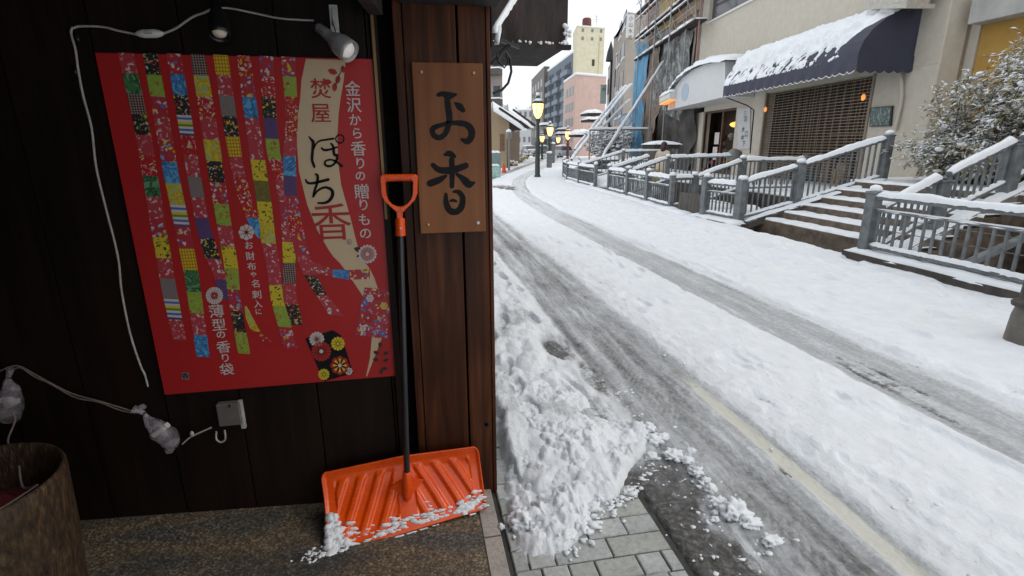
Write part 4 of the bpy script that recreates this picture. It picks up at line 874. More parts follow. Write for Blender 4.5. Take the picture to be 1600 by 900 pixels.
# stair: six steps with snow on the treads
st = thing('stone_stair', 'stone steps with snow covered treads rising between two sloping railings', 'steps', (7.4, 7.4, 0))
mb = MB(); sn = MB(); NS = 6; X0 = 6.62; TD = .31; RS = .142
for k in range(NS):
    x0 = X0+k*TD; ya, yb = 5.7, 9.18-.05*k-.02*k*k*.5
    mb = MB(); mb.box((x0, ya, -.3), (x0+TD+(2.6 if k == NS-1 else .02), yb, RS*(k+1))); bevel(mb.build('step', M['stepstone'], st), .012)
    sn = MB(); n = 22
    for j in range(n): pass
    rws = []
    xs = [x0+.012, x0+.03, x0+.09, x0+.18, x0+TD-.01] if k < NS-1 else [x0+.012, x0+.03, x0+.09, x0+.5, x0+1.5, x0+2.7]
    ny = 60; vs = []
    for j in range(ny+1):
        y = ya+(yb-ya)*j/ny
        for i, x in enumerate(xs):
            e = .008 if i == 0 else .040
            vs.append((x-(.02*mnoise.noise(V(y*5, k, 0)) if i == 0 else 0), y, RS*(k+1)+e*(1+.4*mnoise.noise(V(x*6, y*6, k)))-(.02 if i == 0 else 0)))
    m_ = len(xs); sn.add(vs, [(j*m_+i, j*m_+i+1, (j+1)*m_+i+1, (j+1)*m_+i) for j in range(ny) for i in range(m_-1)], 0, True)
    sn.build('tread_snow', M['snow'], st)
sl_ = [(6.30, 9.22, .0), (7.1, 8.95, .26), (8.62, 8.42, .82)]
railing('sloping railing on the left side of the stone steps, ending in a tall capped post', [(6.30, 9.22, .02), (7.25, 8.9, .34), (8.62, 8.42, .84)], H=.80, ptop=.86, second=False, spacing=.10, postw=.13, stringer=False)
mb = MB(); a, b_ = V(6.35, 9.12, .02), V(8.6, 8.34, .84); mb.beam(a, b_, .22, .14); o = mb.build('stringer', M['dirt'], st); mb = MB(); mb.snow([a+V(0, 0, .07), b_+V(0, 0, .07)], .22, .05, 5, .06); mb.build('stringer_snow', M['snow'], st)
railing('sloping railing on the right side of the stone steps, deep snow on its handrail', [(6.12, 5.95, .02), (7.05, 5.93, .45), (8.1, 5.9, .92), (9.4, 5.88, 1.5)], H=.66, ptop=.62, second=False, spacing=.11, snowh=.075, cap=False, postw=.16, endpost=(False, True))
mb = MB(); a, b_ = V(6.3, 5.92, -.08), V(9.6, 5.85, 1.42); mb.beam(a, b_, .2, .2); mb.build('stringer', M['concrete'], st); mb = MB(); mb.snow([a+V(0, 0, .1), b_+V(0, 0, .1)], .2, .07, 8, .06); mb.build('stringer_snow', M['snow'], st)
mb = MB(); a, b_ = V(6.6, 5.2, .0), V(9.2, 5.1, 1.05); mb.beam(a, b_, .09, .09, bev=.3); mb.build('lower_rail', M['iron'], st)
railing('short level railing between two stout posts left of the stone steps', [(6.32, 9.3, .02), (6.14, 10.25, .02)], H=.74, ptop=.86, spacing=.10, postw=.15)
# dark channel wall seen through the balusters, platforms before the shops
mb = MB(); mb.box((8.2, 9.25, -.3), (16, 24, .40)); mb.poly([(8.6, 24, .4), (9.0, 28, .4), (18, 40, .4), (20, 40, .4), (16, 24, .4)][::-1], (0, 0, -.7)); mb.box((8.48, 3.2, -.3), (20, 9.25, .845)); mb.box((8.0, -2, -.3), (8.48, 5.2, .6)); tag(mb.build('shop_platform', M['dirt']), kind='structure')
mb = MB(); mb.box((8.25, 9.3, .402), (16, 24, .43)); mb.box((9.2, 4, .847), (18, 9.2, .875)); tag(mb.build('platform_snow', M['snow']), kind='structure')
mb = MB(); mb.box((6.55, 9.35, -.3), (6.65, 22, .0)); tag(mb.build('channel_wall', M['dirt']), kind='structure')
M['fenceboard'] = mat('grey brown boards', (.085, .072, .062), .7, .5, 5, .3, stretch=(6, 6, .6))
railing('ramp railing rising from the kerb to the shutter front, behind the short level railing', [(6.05, 11.6, .02), (6.62, 11.6, .02), (7.85, 11.6, .40), (9.6, 11.6, .40)], H=.76, ptop=.82, second=False, cap=True, endpost=(True, False))
railing('kerb railing of two bays between a round capped post and its neighbours', [(6.05, 11.6, .02), (6.14, 13.1, .02), (6.25, 14.7, .02)], H=.74, ptop=.86, postw=.14, endpost=(False, True), spacing=.12)
railing('sloping ramp railing before the shop door with snow on its level upper part', [(6.3, 14.75, .02), (7.5, 14.75, .40), (9.6, 14.75, .44)], H=.76, ptop=.8, second=False, endpost=(False, False), spacing=.13)
railing('kerb railing bay with deep snow between two posts, farther along the street', [(6.28, 15.0, .02), (6.38, 16.6, .02)], H=.74, ptop=.86, endpost=(False, True), spacing=.13)
railing('sloping railing with a thick snowy handrail rising from the third kerb post', [(6.45, 16.7, .02), (7.85, 16.7, .42)], H=.76, ptop=.8, second=False, endpost=(False, False), spacing=.15, snowh=.08)
rl_ = railing('kerb railing bay with a dark board panel below the far sloping railing', [(6.40, 18.0, .02), (6.52, 20.3, .02)], H=.74, ptop=.86, endpost=(True, True), spacing=.12)
mb = MB(); mb.beam((6.47, 18.1, .36), (6.56, 20.2, .36), .02, .5); mb.build('panel', mat('dark blue grey panel', (.05, .058, .065), .6), rl_)
railing('farthest sloping railing, rising to the snowy canopies', [(6.62, 20.4, .02), (8.4, 20.4, .52), (10.2, 20.4, .55)], H=.76, ptop=.8, second=False, endpost=(False, False), spacing=.18)
railing('curved end of the kerb railing nearest the street lamp', [(6.52, 20.3, .02), (6.75, 22.7, .02), (7.35, 25.4, .02), (8.3, 28.3, .02)], H=.74, ptop=.86, endpost=(False, True), spacing=.18)
# boards beneath the second ramp
mb = MB(); mb.beam((6.10, 11.3, .26), (6.20, 10.35, .26), .03, .44); mb.box((6.6, 11.62, -.3), (9.6, 11.66, .36))
one('board_fence', mb, M['fenceboard'], 'brown grey vertical boards closing the gap under the ramp railing', 'fence')
# stone post at the very right
t = thing('stone_bollard', 'weathered stone post with a collar ring, cut by the right edge', 'bollard', (4.62, 2.97, 0))
mb = MB(); mb.lathe((4.62, 2.97, 0), [(.135, -.05), (.12, .25), (.105, .33)], 24); mb.build('base', M['concrete'], t)
mb = MB(); mb.lathe((4.62, 2.97, 0), [(.105, .33), (.135, .335), (.14, .36), (.12, .38), (.095, .385), (.098, .42), (.092, .72), (.0, .74)], 24); mb.build('top', M['dirt'], t)

# ------------------------------------------------------------------ the shutter shop with its navy awning
TH = R(6.3); UA = V(math.sin(TH), math.cos(TH), 0); NA = V(-math.cos(TH), math.sin(TH), 0)    # along the street, out to the street
A0 = V(10.8, 9.7, 0)
def fa(x, y, out=0): return onp(x, y, A0+NA*out, NA)
def fx(s, z, out=0): return A0+UA*s+NA*out+V(0, 0, z)
def fs_(x, y=200, out=0): return (fa(x, y, out)-A0).dot(UA)
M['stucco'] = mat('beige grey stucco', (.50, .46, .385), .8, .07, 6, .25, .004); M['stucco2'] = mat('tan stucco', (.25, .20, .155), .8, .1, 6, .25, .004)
shop = thing('shutter_shop', 'beige plastered building with the navy awning and roller grille', 'building', tuple(A0))
s0 = 0; s1 = fs_(1083, 200); sa, sb2 = fs_(1357, 180), fs_(1192, 200); zt, zb = fa(1357, 118).z, .4
da, db = fs_(1148, 200), fs_(1098, 200); dzt = fa(1120, 172).z
wa, wb = fs_(1178, 0), fs_(1108, 20)
wz = fa(1109, 34).z
mb = MB()
def wallseg(a, b_, z0, z1): 
    mb.hexa([fx(a, z0), fx(b_, z0), fx(b_, z0, -.3), fx(a, z0, -.3), fx(a, z1), fx(b_, z1), fx(b_, z1, -.3), fx(a, z1, -.3)])
wallseg(-.0, sa, 0, zt); wallseg(sb2, da, 0, max(zt, dzt)); wallseg(db, s1, 0, dzt); wallseg(sa, sb2, zt, zt+.01+max(0, dzt-zt)); wallseg(da, db, dzt, max(zt, dzt)+.002)
zz = max(zt, dzt)+.003; ze = 9.0
wallseg(0, wa-1.2, zz, ze); wallseg(wa-1.2, wb, zz, wz); wallseg(wa-1.2, wb, wz+1.5, ze); wallseg(wb, s1, zz, ze)
mb.hexa([fx(0, 0, -.302), fx(0, 0, -.0), fx(0, 0, 0)+V(.02, -.02, 0), fx(0, 0, -3)]+[fx(0, ze, -.302), fx(0, ze, -.0), fx(0, ze, 0)+V(.02, -.02, 0), fx(0, ze, -3)])
mb.build('wall', M['stucco'], shop)
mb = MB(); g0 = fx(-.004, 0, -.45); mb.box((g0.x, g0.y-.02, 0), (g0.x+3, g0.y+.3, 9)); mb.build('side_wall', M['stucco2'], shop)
wd_ = thing  # keep name short
mb = MB(); mb.hexa([fx(wa-1.2, wz-.06, .06), fx(wb+.04, wz-.06, .06), fx(wb+.04, wz-.06, -.1), fx(wa-1.2, wz-.06, -.1), fx(wa-1.2, wz+.01, .06), fx(wb+.04, wz+.01, .06), fx(wb+.04, wz+.01, -.1), fx(wa-1.2, wz+.01, -.1)]); sill = mb.build('window_sill', M['white'], shop)
M['glass'] = mat('dark window glass', (.06, .06, .065), .12, .2, 2, 0); M['glass'].node_tree.nodes['Principled BSDF'].inputs['Specular IOR Level'].default_value = .6
mb = MB(); mb.hexa([fx(wa-1.2, wz, -.14), fx(wb, wz, -.14), fx(wb, wz, -.2), fx(wa-1.2, wz, -.2), fx(wa-1.2, wz+1.5, -.14), fx(wb, wz+1.5, -.14), fx(wb, wz+1.5, -.2), fx(wa-1.2, wz+1.5, -.2)]); mb.build('window', M['glass'], shop)
# interiors
M['inside'] = mat('dim brown interior', (.05, .033, .02), .8, .6, 3, 0); M['warm'] = emit('warm shop lamp', (1, .55, .2), 2.2)
mb = MB(); mb.hexa([fx(sa-.6, 0, -1.6), fx(sb2+1.3, 0, -1.6), fx(sb2+1.3, 0, -1.7), fx(sa-.6, 0, -1.7), fx(sa-.6, 3.69, -1.6), fx(sb2+1.3, 3.69, -1.6), fx(sb2+1.3, 3.69, -1.7), fx(sa-.6, 3.69, -1.7)])
c_ = [fx(-.1, 0, -.42), fx(s1-.05, 0, -.42), fx(s1-.05, 0, -3), fx(.1, 0, -3)]
mb.hexa([fx(sb2+.15, 0, -.32), fx(sb2+.15, 0, -1.7), fx(sb2+.2, 0, -1.7), fx(sb2+.2, 0, -.32), fx(sb2+.15, 4, -.32), fx(sb2+.15, 4, -1.7), fx(sb2+.2, 4, -1.7), fx(sb2+.2, 4, -.32)])
mb.hexa([fx(s1-.1, 0, -.32), fx(s1-.1, 0, -6), fx(s1-.05, 0, -6), fx(s1-.05, 0, -.32), fx(s1-.1, 9, -.32), fx(s1-.1, 9, -6), fx(s1-.05, 9, -6), fx(s1-.05, 9, -.32)])
mb.hexa([fx(0, 3.7, -.32), fx(s1-.1, 3.7, -.32), fx(s1-.1, 3.7, -3), fx(0, 3.7, -3), fx(0, 3.8, -.32), fx(s1-.1, 3.8, -.32), fx(s1-.1, 3.8, -3), fx(0, 3.8, -3)])
mb.build('interior_wall', M['inside'], shop)
M['shoji'] = mat('brown lattice', (.16, .095, .05), .6, .3, 10, .1); M['clutter'] = [mat('goods '+n, c, .6, .3, 12, 0) for n, c in (('tan', (.25, .18, .10)), ('brown', (.12, .06, .03)), ('teal', (.04, .16, .20)), ('grey', (.22, .22, .22)), ('ochre', (.42, .26, .06)), ('red', (.35, .05, .03)))]
mb = MB(); rs = random.Random(3)
for k in range(14):
    s = sa+.1+(sb2-sa-.2)*k/13; mb.beam(fx(s, .4, -.9), fx(s, zt+.2, -.9), .05, .05)
for k in range(5): z = .9+k*.45; mb.beam(fx(sa+1, z, -.88), fx(sa+2.6, z, -.88), .03, .03)
mb.build('lattice', M['shoji'], shop)
for k in range(9):
    s = sa+.3+(sb2-sa-.6)*rs.random(); h_ = rs.uniform(.3, .9); mb = MB(); mb.hexa([fx(s, .43, -.5), fx(s+.35, .43, -.5), fx(s+.35, .43, -.8), fx(s, .43, -.8), fx(s, .43+h_, -.5), fx(s+.3, .43+h_, -.5), fx(s+.3, .43+h_, -.8), fx(s, .43+h_, -.8)])
    bevel(mb.build('stored_goods', M['clutter'][k % 5], shop), .05)
# roller grille: thin horizontal pipes with links
mb = MB(); z = .42
while z < zt: mb.beam(fx(sa, z, -.08), fx(sb2, z, -.08), .015, .015); z += .078
gr = mb.build('roller_grille', mat('tan grey pipes', (.27, .215, .15), .4, .1, 20, 0), shop)
mb = MB()
for k in range(1, 17): s = sa+(sb2-sa)*k/17; mb.beam(fx(s, .42, -.085), fx(s, zt, -.085), .008, .008)
mb.build('link', M['grey'], gr)
mb = MB()
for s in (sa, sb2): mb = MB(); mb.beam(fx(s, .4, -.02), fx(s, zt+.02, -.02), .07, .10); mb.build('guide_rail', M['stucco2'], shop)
tag_ = lambda name, mbx, mats, label, cat, **k: one(name, mbx, mats, label, cat)
for (x, y, lab) in ((1349, 152, 'small glowing wall lamp at the right side of the grille'), (1196, 171, 'small glowing wall lamp at the left side of the grille')):
    mb = MB(); c = fa(x, y, .06); mb.blob(c, (.05, .05, .08), 1, 2, .1); t = one('wall_lamp', mb, emit('wall lamp glow', (1, .36, .08), .6), lab, 'lamp')
a, b_, c, d = fa(1362, 168, .02), fa(1396, 165, .02), fa(1393, 197, .02), fa(1360, 198, .02)
t = thing('picture', 'small dark green framed picture on the wall right of the grille', 'picture', tuple(a))
mb = MB(); mb.poly([a, b_, c, d], NA*.03); mb.build('frame', M['black'], t)
ce = (a+b_+c+d)/4; mb = MB(); mb.poly([ce+(q-ce)*.9+NA*.034 for q in (a, b_, c, d)], NA*.004); mb.build('print', printmat('dark green scene', (.035, .07, .06), [(.10, .16, .14), (.2, .27, .25)], 'swirl', 9), t)
mb = MB(); mb.tube(smooth([fa(1408, 112, .06), fa(1409, 150, .06), fa(1406, 170, .06), fa(1398, 204, .06)], 3), .035, 8); one('drain_pipe', mb, M['stucco'], 'cream drainpipe down the wall right of the picture', 'pipe')
mb = MB(); mb.tube([fa(1088, -20, .08), fa(1086, 60, .08), fa(1080, 110, .08)], .05, 8); one('drain_pipe', mb, M['stucco'], 'pale drainpipe at the left end of the beige building', 'pipe')
# balcony sign at the top right of the awning
a = fa(1372, 14, .5); b_ = fa(1438, 12, .5)
mb = MB(); mb.beam(a+V(0, 0, .5), b_+V(0, 0, .5), .5, 1.0); mb.beam(a+V(0, 0, .03), b_+V(0, 0, .03), .62, .08)
one('balcony', mb, mat('cream tiles', (.45, .43, .38), .5, .2, 14, .2), 'cream boxed balcony just above the right end of the navy awning', 'balcony')
# navy awning
DO = 1.3; awn = thing('navy_awning', 'navy blue canvas awning with a scalloped valance and snow on its slope', 'awning', tuple(A0))
aL, aR = fs_(1130, 145, DO), fs_(1336, 116, DO); zf = fa(1336, 88, DO).z; zv = fa(1336, 112, DO).z; ztop = fa(1418, 12, 0).z
prof = [(DO, zf), (DO*.985, zf+.12*(ztop-zf)), (DO*.93, zf+.30*(ztop-zf)), (DO*.80, zf+.52*(ztop-zf)), (DO*.60, zf+.72*(ztop-zf)), (DO*.35, zf+.88*(ztop-zf)), (0.02, ztop)]
prof = [(o_, z) for o_, z in prof]
M['navy'] = mat('navy canvas', (.034, .037, .064), .65, .12, 3, .15, .004)
NSg = 60; mb = MB(); vs = []
for i in range(NSg+1):
    s = aR+(aL-aR)*i/NSg
    for o_, z in prof: vs.append(fx(s, z, o_))
n = len(prof); mb.add(vs, [(i*n+k, (i+1)*n+k, (i+1)*n+k+1, i*n+k+1) for i in range(NSg) for k in range(n-1)], 0, False)
for s in (aR, aL): mb.add([fx(s, z, o_) for o_, z in prof]+[fx(s, zf, 0.02)], [tuple(range(n+1))])
o = mb.build('canvas', M['navy'], awn)
mb = MB(); vs = []; N_ = 300
def scal(q): return abs(math.sin(q*math.pi))
for i in range(N_+1):
    q = i/N_; s = aR+(aL-aR)*q; vs += [fx(s, zf, DO+.006), fx(s, zv-.05*scal(q*26)+.02, DO+.02+.02*math.sin(q*80))]
mb.add(vs, [(2*i, 2*i+1, 2*i+3, 2*i+2) for i in range(N_)]); vs = []
for i in range(101): q = i/100; o_ = DO*(1-q); vs += [fx(aR-.004, zf, o_), fx(aR-.015, zv-.05*scal(q*6)+.02, o_)]
mb.add(vs, [(2*i, 2*i+1, 2*i+3, 2*i+2) for i in range(100)]); mb.build('valance', M['navy'], awn)
mb = MB(); vs = []; seg = 0
for i in range(N_+1): q = i/N_; s = aR+(aL-aR)*q; e = zv-.05*scal(q*26)+.02; vs += [fx(s, e+.018, DO+.026+.02*math.sin(q*80)), fx(s, e-.004, DO+.027+.02*math.sin(q*80))]
mb.add(vs, [(2*i, 2*i+1, 2*i+3, 2*i+2) for i in range(N_)]); mb.build('valance_trim', M['white'], awn)
# snow sheet on the slope: thick above, ragged and combed below, absent at the right end
mb = MB(); NX, NZ = 260, 90; vs = []; ok = []
pl_ = np.array(prof); arc = np.concatenate([[0], np.cumsum(np.hypot(*np.diff(pl_, axis=0).T))]); arc /= arc[-1]
for i in range(NX+1):
    q = i/NX; s = aR+(aL-aR)*q
    for j in range(NZ+1):
        v_ = j/NZ; o_ = np.interp(v_, arc, pl_[:, 0]); z = np.interp(v_, arc, pl_[:, 1]); L_m = abs(aL-aR)*q
        nz = mnoise.fractal(V(L_m*1.2, v_*2.5, 2), 1, 2, 4); nf = mnoise.fractal(V(L_m*5+v_*9, v_*8-L_m*1.5, 9), 1, 2, 3)
        thick = .17*(sst(.20, .50, v_+.12*nz+.05*nf)); cmb = mnoise.noise(V(L_m*16+v_*26, v_*5, 4)); thin = .016+.010*cmb if nf*.7+cmb*.75 > -.10-.25*(.3-v_)+.25*(v_ < .02) else -.02
        if v_ > .40: thin = .02 if thick > .02 else thin
        right = sst(.03, .10, q-.30*max(0, v_-.75)+.05*nz-.10*(v_ < .2)*0+ (v_-.5)*.12)
        low = 1 if q > .30 or v_ > .33-.1*q else (1 if nf > .15 else 0)
        h_ = (thick+max(thin, -.02)*low)*right-.02*(1-right)
        if low == 0 and thick < .02: h_ = -.02
        h_ *= (1 if h_ < 0 else 1+.5*nf)
        if v_ > .98: h_ = min(h_, .1)
        vs.append(fx(s, z+h_*.75, o_+h_*.55)); ok.append(h_ > -.005)
m_ = NZ+1; mb.add(vs, [f for f in ((i*m_+j, (i+1)*m_+j, (i+1)*m_+j+1, i*m_+j+1) for i in range(NX) for j in range(NZ)) if any(ok[k] for k in f)], 0, True)
mb.build('snow', M['snow'], awn)
mb = MB(); mb.tube([fa(1134, 152, DO), fa(1168, 165, .9), fa(1178, 172, .7), fa(1172, 240, .7)], .02, 6); mb.build('bracket', M['black'], awn)
# white canopy shop front
c2 = thing('white_canopy', 'white arched shop canopy with a thick rim of snow, left of the navy awning', 'canopy', tuple(A0))
D2 = 1.05; front = [fa(x, y, D2) for x, y in ((1043, 172), (1133, 151), (1133, 96), (1118, 97), (1100, 101), (1083, 109), (1066, 122), (1053, 138), (1046, 152))]
mb = MB(); mb.poly(front[::-1], -NA*(D2-.02)); mb.build('panel', mat('white canopy sheet', (.60, .61, .61), .5, .03, 4, .05), c2)
mb = MB(); rim = [q-NA*.35 for q in front[2:]]; mb.snow([rim[0]+UA*-.4]+rim, 1.1, .22, 3, .08, 0, 11)
for q in (0,): pass
mb.build('snow', M['snow'], c2)
mb = MB(); c = fa(1070, 144, D2+.006); mb.poly([c+UA*.42*math.cos(a_)*.9+V(0, 0, .34*math.sin(a_)) for a_ in np.linspace(0, 2*math.pi, 24)[:-1]], NA*.004); mb.build('blue_disc', mat('pale blue print', (.38, .47, .55), .5, .02, 4, 0), c2)
mb = MB(); c = fa(1050, 164, D2+.01); mb.poly([c+UA*-.3+V(0, 0, .13), c+UA*.3+V(0, 0, .13), c+UA*.3-V(0, 0, .13), c+UA*-.3-V(0, 0, .13)], NA*.004); mb.build('orange_print', mat('peach print', (.62, .36, .20), .5, .02, 4, 0), c2)
t = thing('box_lantern', 'small boxy lantern with an orange glow at the left tip of the white canopy', 'lamp', tuple(fa(1045, 150, D2+.3)))
a, b_ = fa(1036, 157, D2+.1), fa(1053, 149, D2+.1); mb = MB(); mb.beam(a, b_, .35, .32, bev=.4); mb.build('housing', M['white'], t)
mb = MB(); mb.beam(a-V(0, 0, .17), b_-V(0, 0, .17), .3, .05); mb.build('glow', emit('orange glow', (1, .38, .1), .55), t); mb = MB(); mb.snow([a+V(0, 0, .15), b_+V(0, 0, .15)], .36, .14, 2, .06); mb.build('snow', M['snow'], t)
# door and window display
door = thing('shop_door', 'dark glazed shop door with warmly glowing goods behind it, beside a pale notice board', 'door', tuple(fx(da, .4)))
mb = MB(); mb.hexa([fx(da-.15, .4, -.9), fx(s1-.11, .4, -.9), fx(s1-.11, .4, -1), fx(da-.15, .4, -1), fx(da-.15, dzt+.5, -.9), fx(s1-.11, dzt+.5, -.9), fx(s1-.11, dzt+.5, -1), fx(da-.15, dzt+.5, -1)]); mb.build('interior', M['inside'], door)
mb = MB(); W3 = db-da
for f_ in (0, .42, 1): mb.beam(fx(da+W3*f_, .4, -.1), fx(da+W3*f_, dzt, -.1), .09, .08)
mb.beam(fx(da, dzt-.04, -.1), fx(db, dzt-.04, -.1), .08, .09); mb.beam(fx(da, .5, -.1), fx(db, .5, -.1), .08, .2); mb.build('frame', mat('dark red brown frame', (.07, .028, .014), .5, .3, 10, .1), door)
rs = random.Random(9)
for k in range(16):
    f_ = rs.uniform(.08, .92); z = .75+rs.random()*1.35; mb = MB(); mb.blob(fx(da+W3*f_, z, -.35), (rs.uniform(.1, .25), .1, rs.uniform(.06, .16)), k, 2, .4); mb.build('goods', M['clutter'][(0, 1, 3, 5, 4, 1)[k % 6]], door)
mb = MB(); mb.blob(fx(da+W3*.25, fa(1142, 195, -.35).z, -.35), (.22, .15, .1), 2, 2, .3); mb.build('glowing_goods', emit('glowing yellow goods', (1, .6, .12), 1.0, (.6, .35, .06)), door)  # goods emit light themselves, standing in for warm light inside the shop
for f_, z0, z1 in ((.46, 1.55, 2.0), (.48, .95, 1.45)):
    mb = MB(); mb.hexa([fx(da+W3*f_, z0, -.04), fx(da+W3*(f_+.14), z0, -.04), fx(da+W3*(f_+.14), z0, -.045), fx(da+W3*f_, z0, -.045)]+[fx(da+W3*f_, z1, -.04), fx(da+W3*(f_+.14), z1, -.04), fx(da+W3*(f_+.14), z1, -.045), fx(da+W3*f_, z1, -.045)]); mb.build('paper_notice', M['pwhite'], door)
nb_ = thing('notice_board', 'tall pale notice board with a few dark characters beside the shop door', 'sign', tuple(fx(da, 1.5)))
q4 = [fa(*p, .04) for p in ((1153, 170), (1172, 168), (1171, 232), (1152, 234))]; mb = MB(); mb.poly(q4[::-1], -NA*.03); mb.build('board', mat('pale grey board', (.52, .51, .52), .5, .04, 3, 0), nb_)
for k, (x, y) in enumerate(((1164, 178), (1165, 186), (1161, 202), (1166, 209), (1160, 215), (1162, 224))):
    vs, fs2 = glyph('三川木口中下'[k]); c = fa(x, y, .052); s_ = .22; mb = MB(); mb.add([c+UA*(-(v.x-.5)*s_)+V(0, 0, (v.y-.4)*s_) for v in vs], fs2); mb.build('character', M['ink'], nb_)
for x, y, r in ((1147, 242, .2),):
    mb = MB(); c = fa(x, y, .9); mb.blob(c, (.26, .26, .2), 3, 3, .15); one('covered_jar', mb, M['grey'], 'round grey covered jar standing before the shop door', 'jar')

# ------------------------------------------------------------------ yellow building at the right edge
t = thing('yellow_building', 'building at the right edge with a mustard yellow wall under a grey slab canopy', 'building', (13, 8, 0))
mb = MB(); mb.box((11.4, -3, 0), (13.4, 9.45, 9)); mb.build('wall', mat('mustard plaster', (.42, .245, .055), .8, .08, 4, .2), t)
mb = MB(); mb.box((11.36, 9.46, 0), (12.6, 9.67, 9)); mb.build('pillar', M['stucco'], t)
zc = at(1490, 43, 'X', 11.0).z; mb = MB(); mb.box((11.0, -3, zc), (11.395, 9.44, zc+.55)); bevel(mb.build('canopy_slab', mat('grey concrete slab', (.38, .38, .36), .7, .15, 3, .3, .006), t), .01)
# snowy bush
M['leaf'] = mat('olive brown leaves', (.42, .33, .12), .6, .5, 8, 0); M['leaf2'] = mat('green leaves', (.24, .225, .085), .6, .4, 8, 0); M['twig'] = mat('brown twig', (.07, .045, .028), .7, .3, 20, .2)
bush = thing('snowy_bush', 'arching olive brown bush laden with snow in front of the mustard wall', 'bush', (9.3, 6.7, .85)); rs = random.Random(21)
tw = MB(); lf = MB(); sn = MB()
for k in range(205):
    b0 = V(9.5+rs.gauss(0, .32), 6.5+rs.gauss(0, .55), .88); an = rs.uniform(0, 6.28); ln = rs.uniform(.9, 2.5); lean = rs.uniform(.15, .8)
    if k > 150: b0 = V(9.45+rs.gauss(0, .2), 7.15+rs.gauss(0, .25), .88); ln = rs.uniform(.5, 1.0); lean = rs.uniform(.3, 1)
    if rs.random() < .35: an = rs.uniform(2.3, 3.9)                 # many lean to the street
    pts = [b0+V(math.cos(an)*lean*(q**1.7)*1.2, math.sin(an)*lean*(q**1.7)*1.2, ln*(q-.32*lean*q*q)) for q in (0, .25, .5, .75, 1)]
    pts = smooth(pts, 3); tw.tube(pts, list(np.linspace(.012, .003, len(pts))), 4)
    for j in range(2, len(pts)):
        for r_ in range(5):
            d = V(rs.gauss(0, 1), rs.gauss(0, 1), rs.gauss(-.1, .45)).normalized(); L2 = rs.uniform(.12, .38); e_ = pts[j]+d*L2+V(0, 0, -.06*L2)
            if r_ < 2: tw.tube([pts[j], e_], [.003, .002], 3, caps=False)
            for q in range(6):
                p = pts[j].lerp(e_, rs.uniform(.3, 1.05))+V(rs.gauss(0, .025), rs.gauss(0, .025), rs.gauss(0, .02)); dl = (d+V(rs.gauss(0, .5), rs.gauss(0, .5), rs.gauss(-.2, .3))).normalized()
                sd = dl.cross(V(0, 0, 1)).normalized()*rs.uniform(.009, .018); ll = rs.uniform(.06, .12)
                lf.add([p-dl*ll/2, p+sd, p+dl*ll/2, p-sd], [(0, 1, 2, 3)], 0 if rs.random() < .6 else 1)
                if rs.random() < .60:
                    hw = sd*rs.uniform(1.0, 1.9); l2 = dl*ll*rs.uniform(.45, .7); u2 = V(0, 0, .004); sn.add([p-l2+u2, p+hw+u2, p+l2+u2, p-hw+u2, p+V(0, 0, rs.uniform(.012, .024))], [(0, 1, 4), (1, 2, 4), (2, 3, 4), (3, 0, 4), (3, 2, 1, 0)], 0, True)
                if rs.random() < .004: sn.blob(p+V(0, 0, .02), (rs.uniform(.04, .09), rs.uniform(.04, .07), rs.uniform(.025, .045)), rs.random()*9, 2, .35)
tw.build('stem', M['twig'], bush); lf.build('foliage', [M['leaf'], M['leaf2']], bush); sn.build('snow', M['snow'], bush)
# ------------------------------------------------------------------ buildings down the street
def gp(px, Y, z=0, py=232):
    """ground point below photo column px at street distance Y"""
    q = at(px, py, 'Y', Y); return V(q.x, q.y, z)
def zat(px, py, Y): return at(px, py, 'Y', Y).z
def block(name, label, corners, z1, m, m2=None, snow=.25, cat='building', parent=None):
    """prism: corners in ground plan, ccw"""
    t = thing(name, label, cat, (corners[0].x, corners[0].y, 0)); mb = MB(); n = len(corners)
    mb.add([V(c.x, c.y, -.3) for c in corners]+[V(c.x, c.y, z1) for c in corners], [tuple(range(n, 2*n))]+[(i, (i+1) % n, n+(i+1) % n, n+i) for i in range(n)]); mb.build('wall', m, t)
    cc = sum(corners, V(0, 0, 0))/n
    if snow:
        mb = MB(); cs = [cc+(c-cc)*1.02 for c in corners]
        mb.add([V(c.x, c.y, z1-.15) for c in cs]+[V(c.x, c.y, z1) for c in cs], [(i, (i+1) % n, n+(i+1) % n, n+i) for i in range(n)]+[tuple(range(n))[::-1]]); par = mb.build('parapet', m2 or m, t)
        mb = MB(); mb.add([V(c.x, c.y, z1+.005) for c in cs]+[V(c.x, c.y, z1+snow) for c in cs], [tuple(range(n, 2*n))]+[(i, (i+1) % n, n+(i+1) % n, n+i) for i in range(n)]); mb.build('roof_snow', M['snow'], t)
    return t
def panel(t, a, b_, z0, z1, u0, u1, m, name='window', d=.05, frame=None):
    """a box on the wall from a to b (plan), between fractions u0..u1"""
    D = (b_-a); L = D.normalized(); nrm = V(L.y, -L.x, 0)
    if nrm.dot(CAM-a) < 0: nrm = -nrm
    p, q = a+D*u0, a+D*u1; mb = MB()
    e = [p+nrm*d, q+nrm*d, q-nrm*.05, p-nrm*.05]
    mb.hexa([V(c.x, c.y, z0) for c in e]+[V(c.x, c.y, z1) for c in e]); o = mb.build(name, m, t)
    if frame:
        mb = MB(); e = [p-L*.12+nrm*(d+.06), q+L*.12+nrm*(d+.06), q+L*.12, p-L*.12]
        mb.hexa([V(c.x, c.y, z0-.14) for c in e]+[V(c.x, c.y, z0) for c in e]); mb.build('sill', frame, o)
    return o
def pm(n, c, v=.08): return mat(n, c, .8, v, 1.5, .1)
GL = mat('far window glass', (.13, .145, .16), .3, .2, 1, 0)
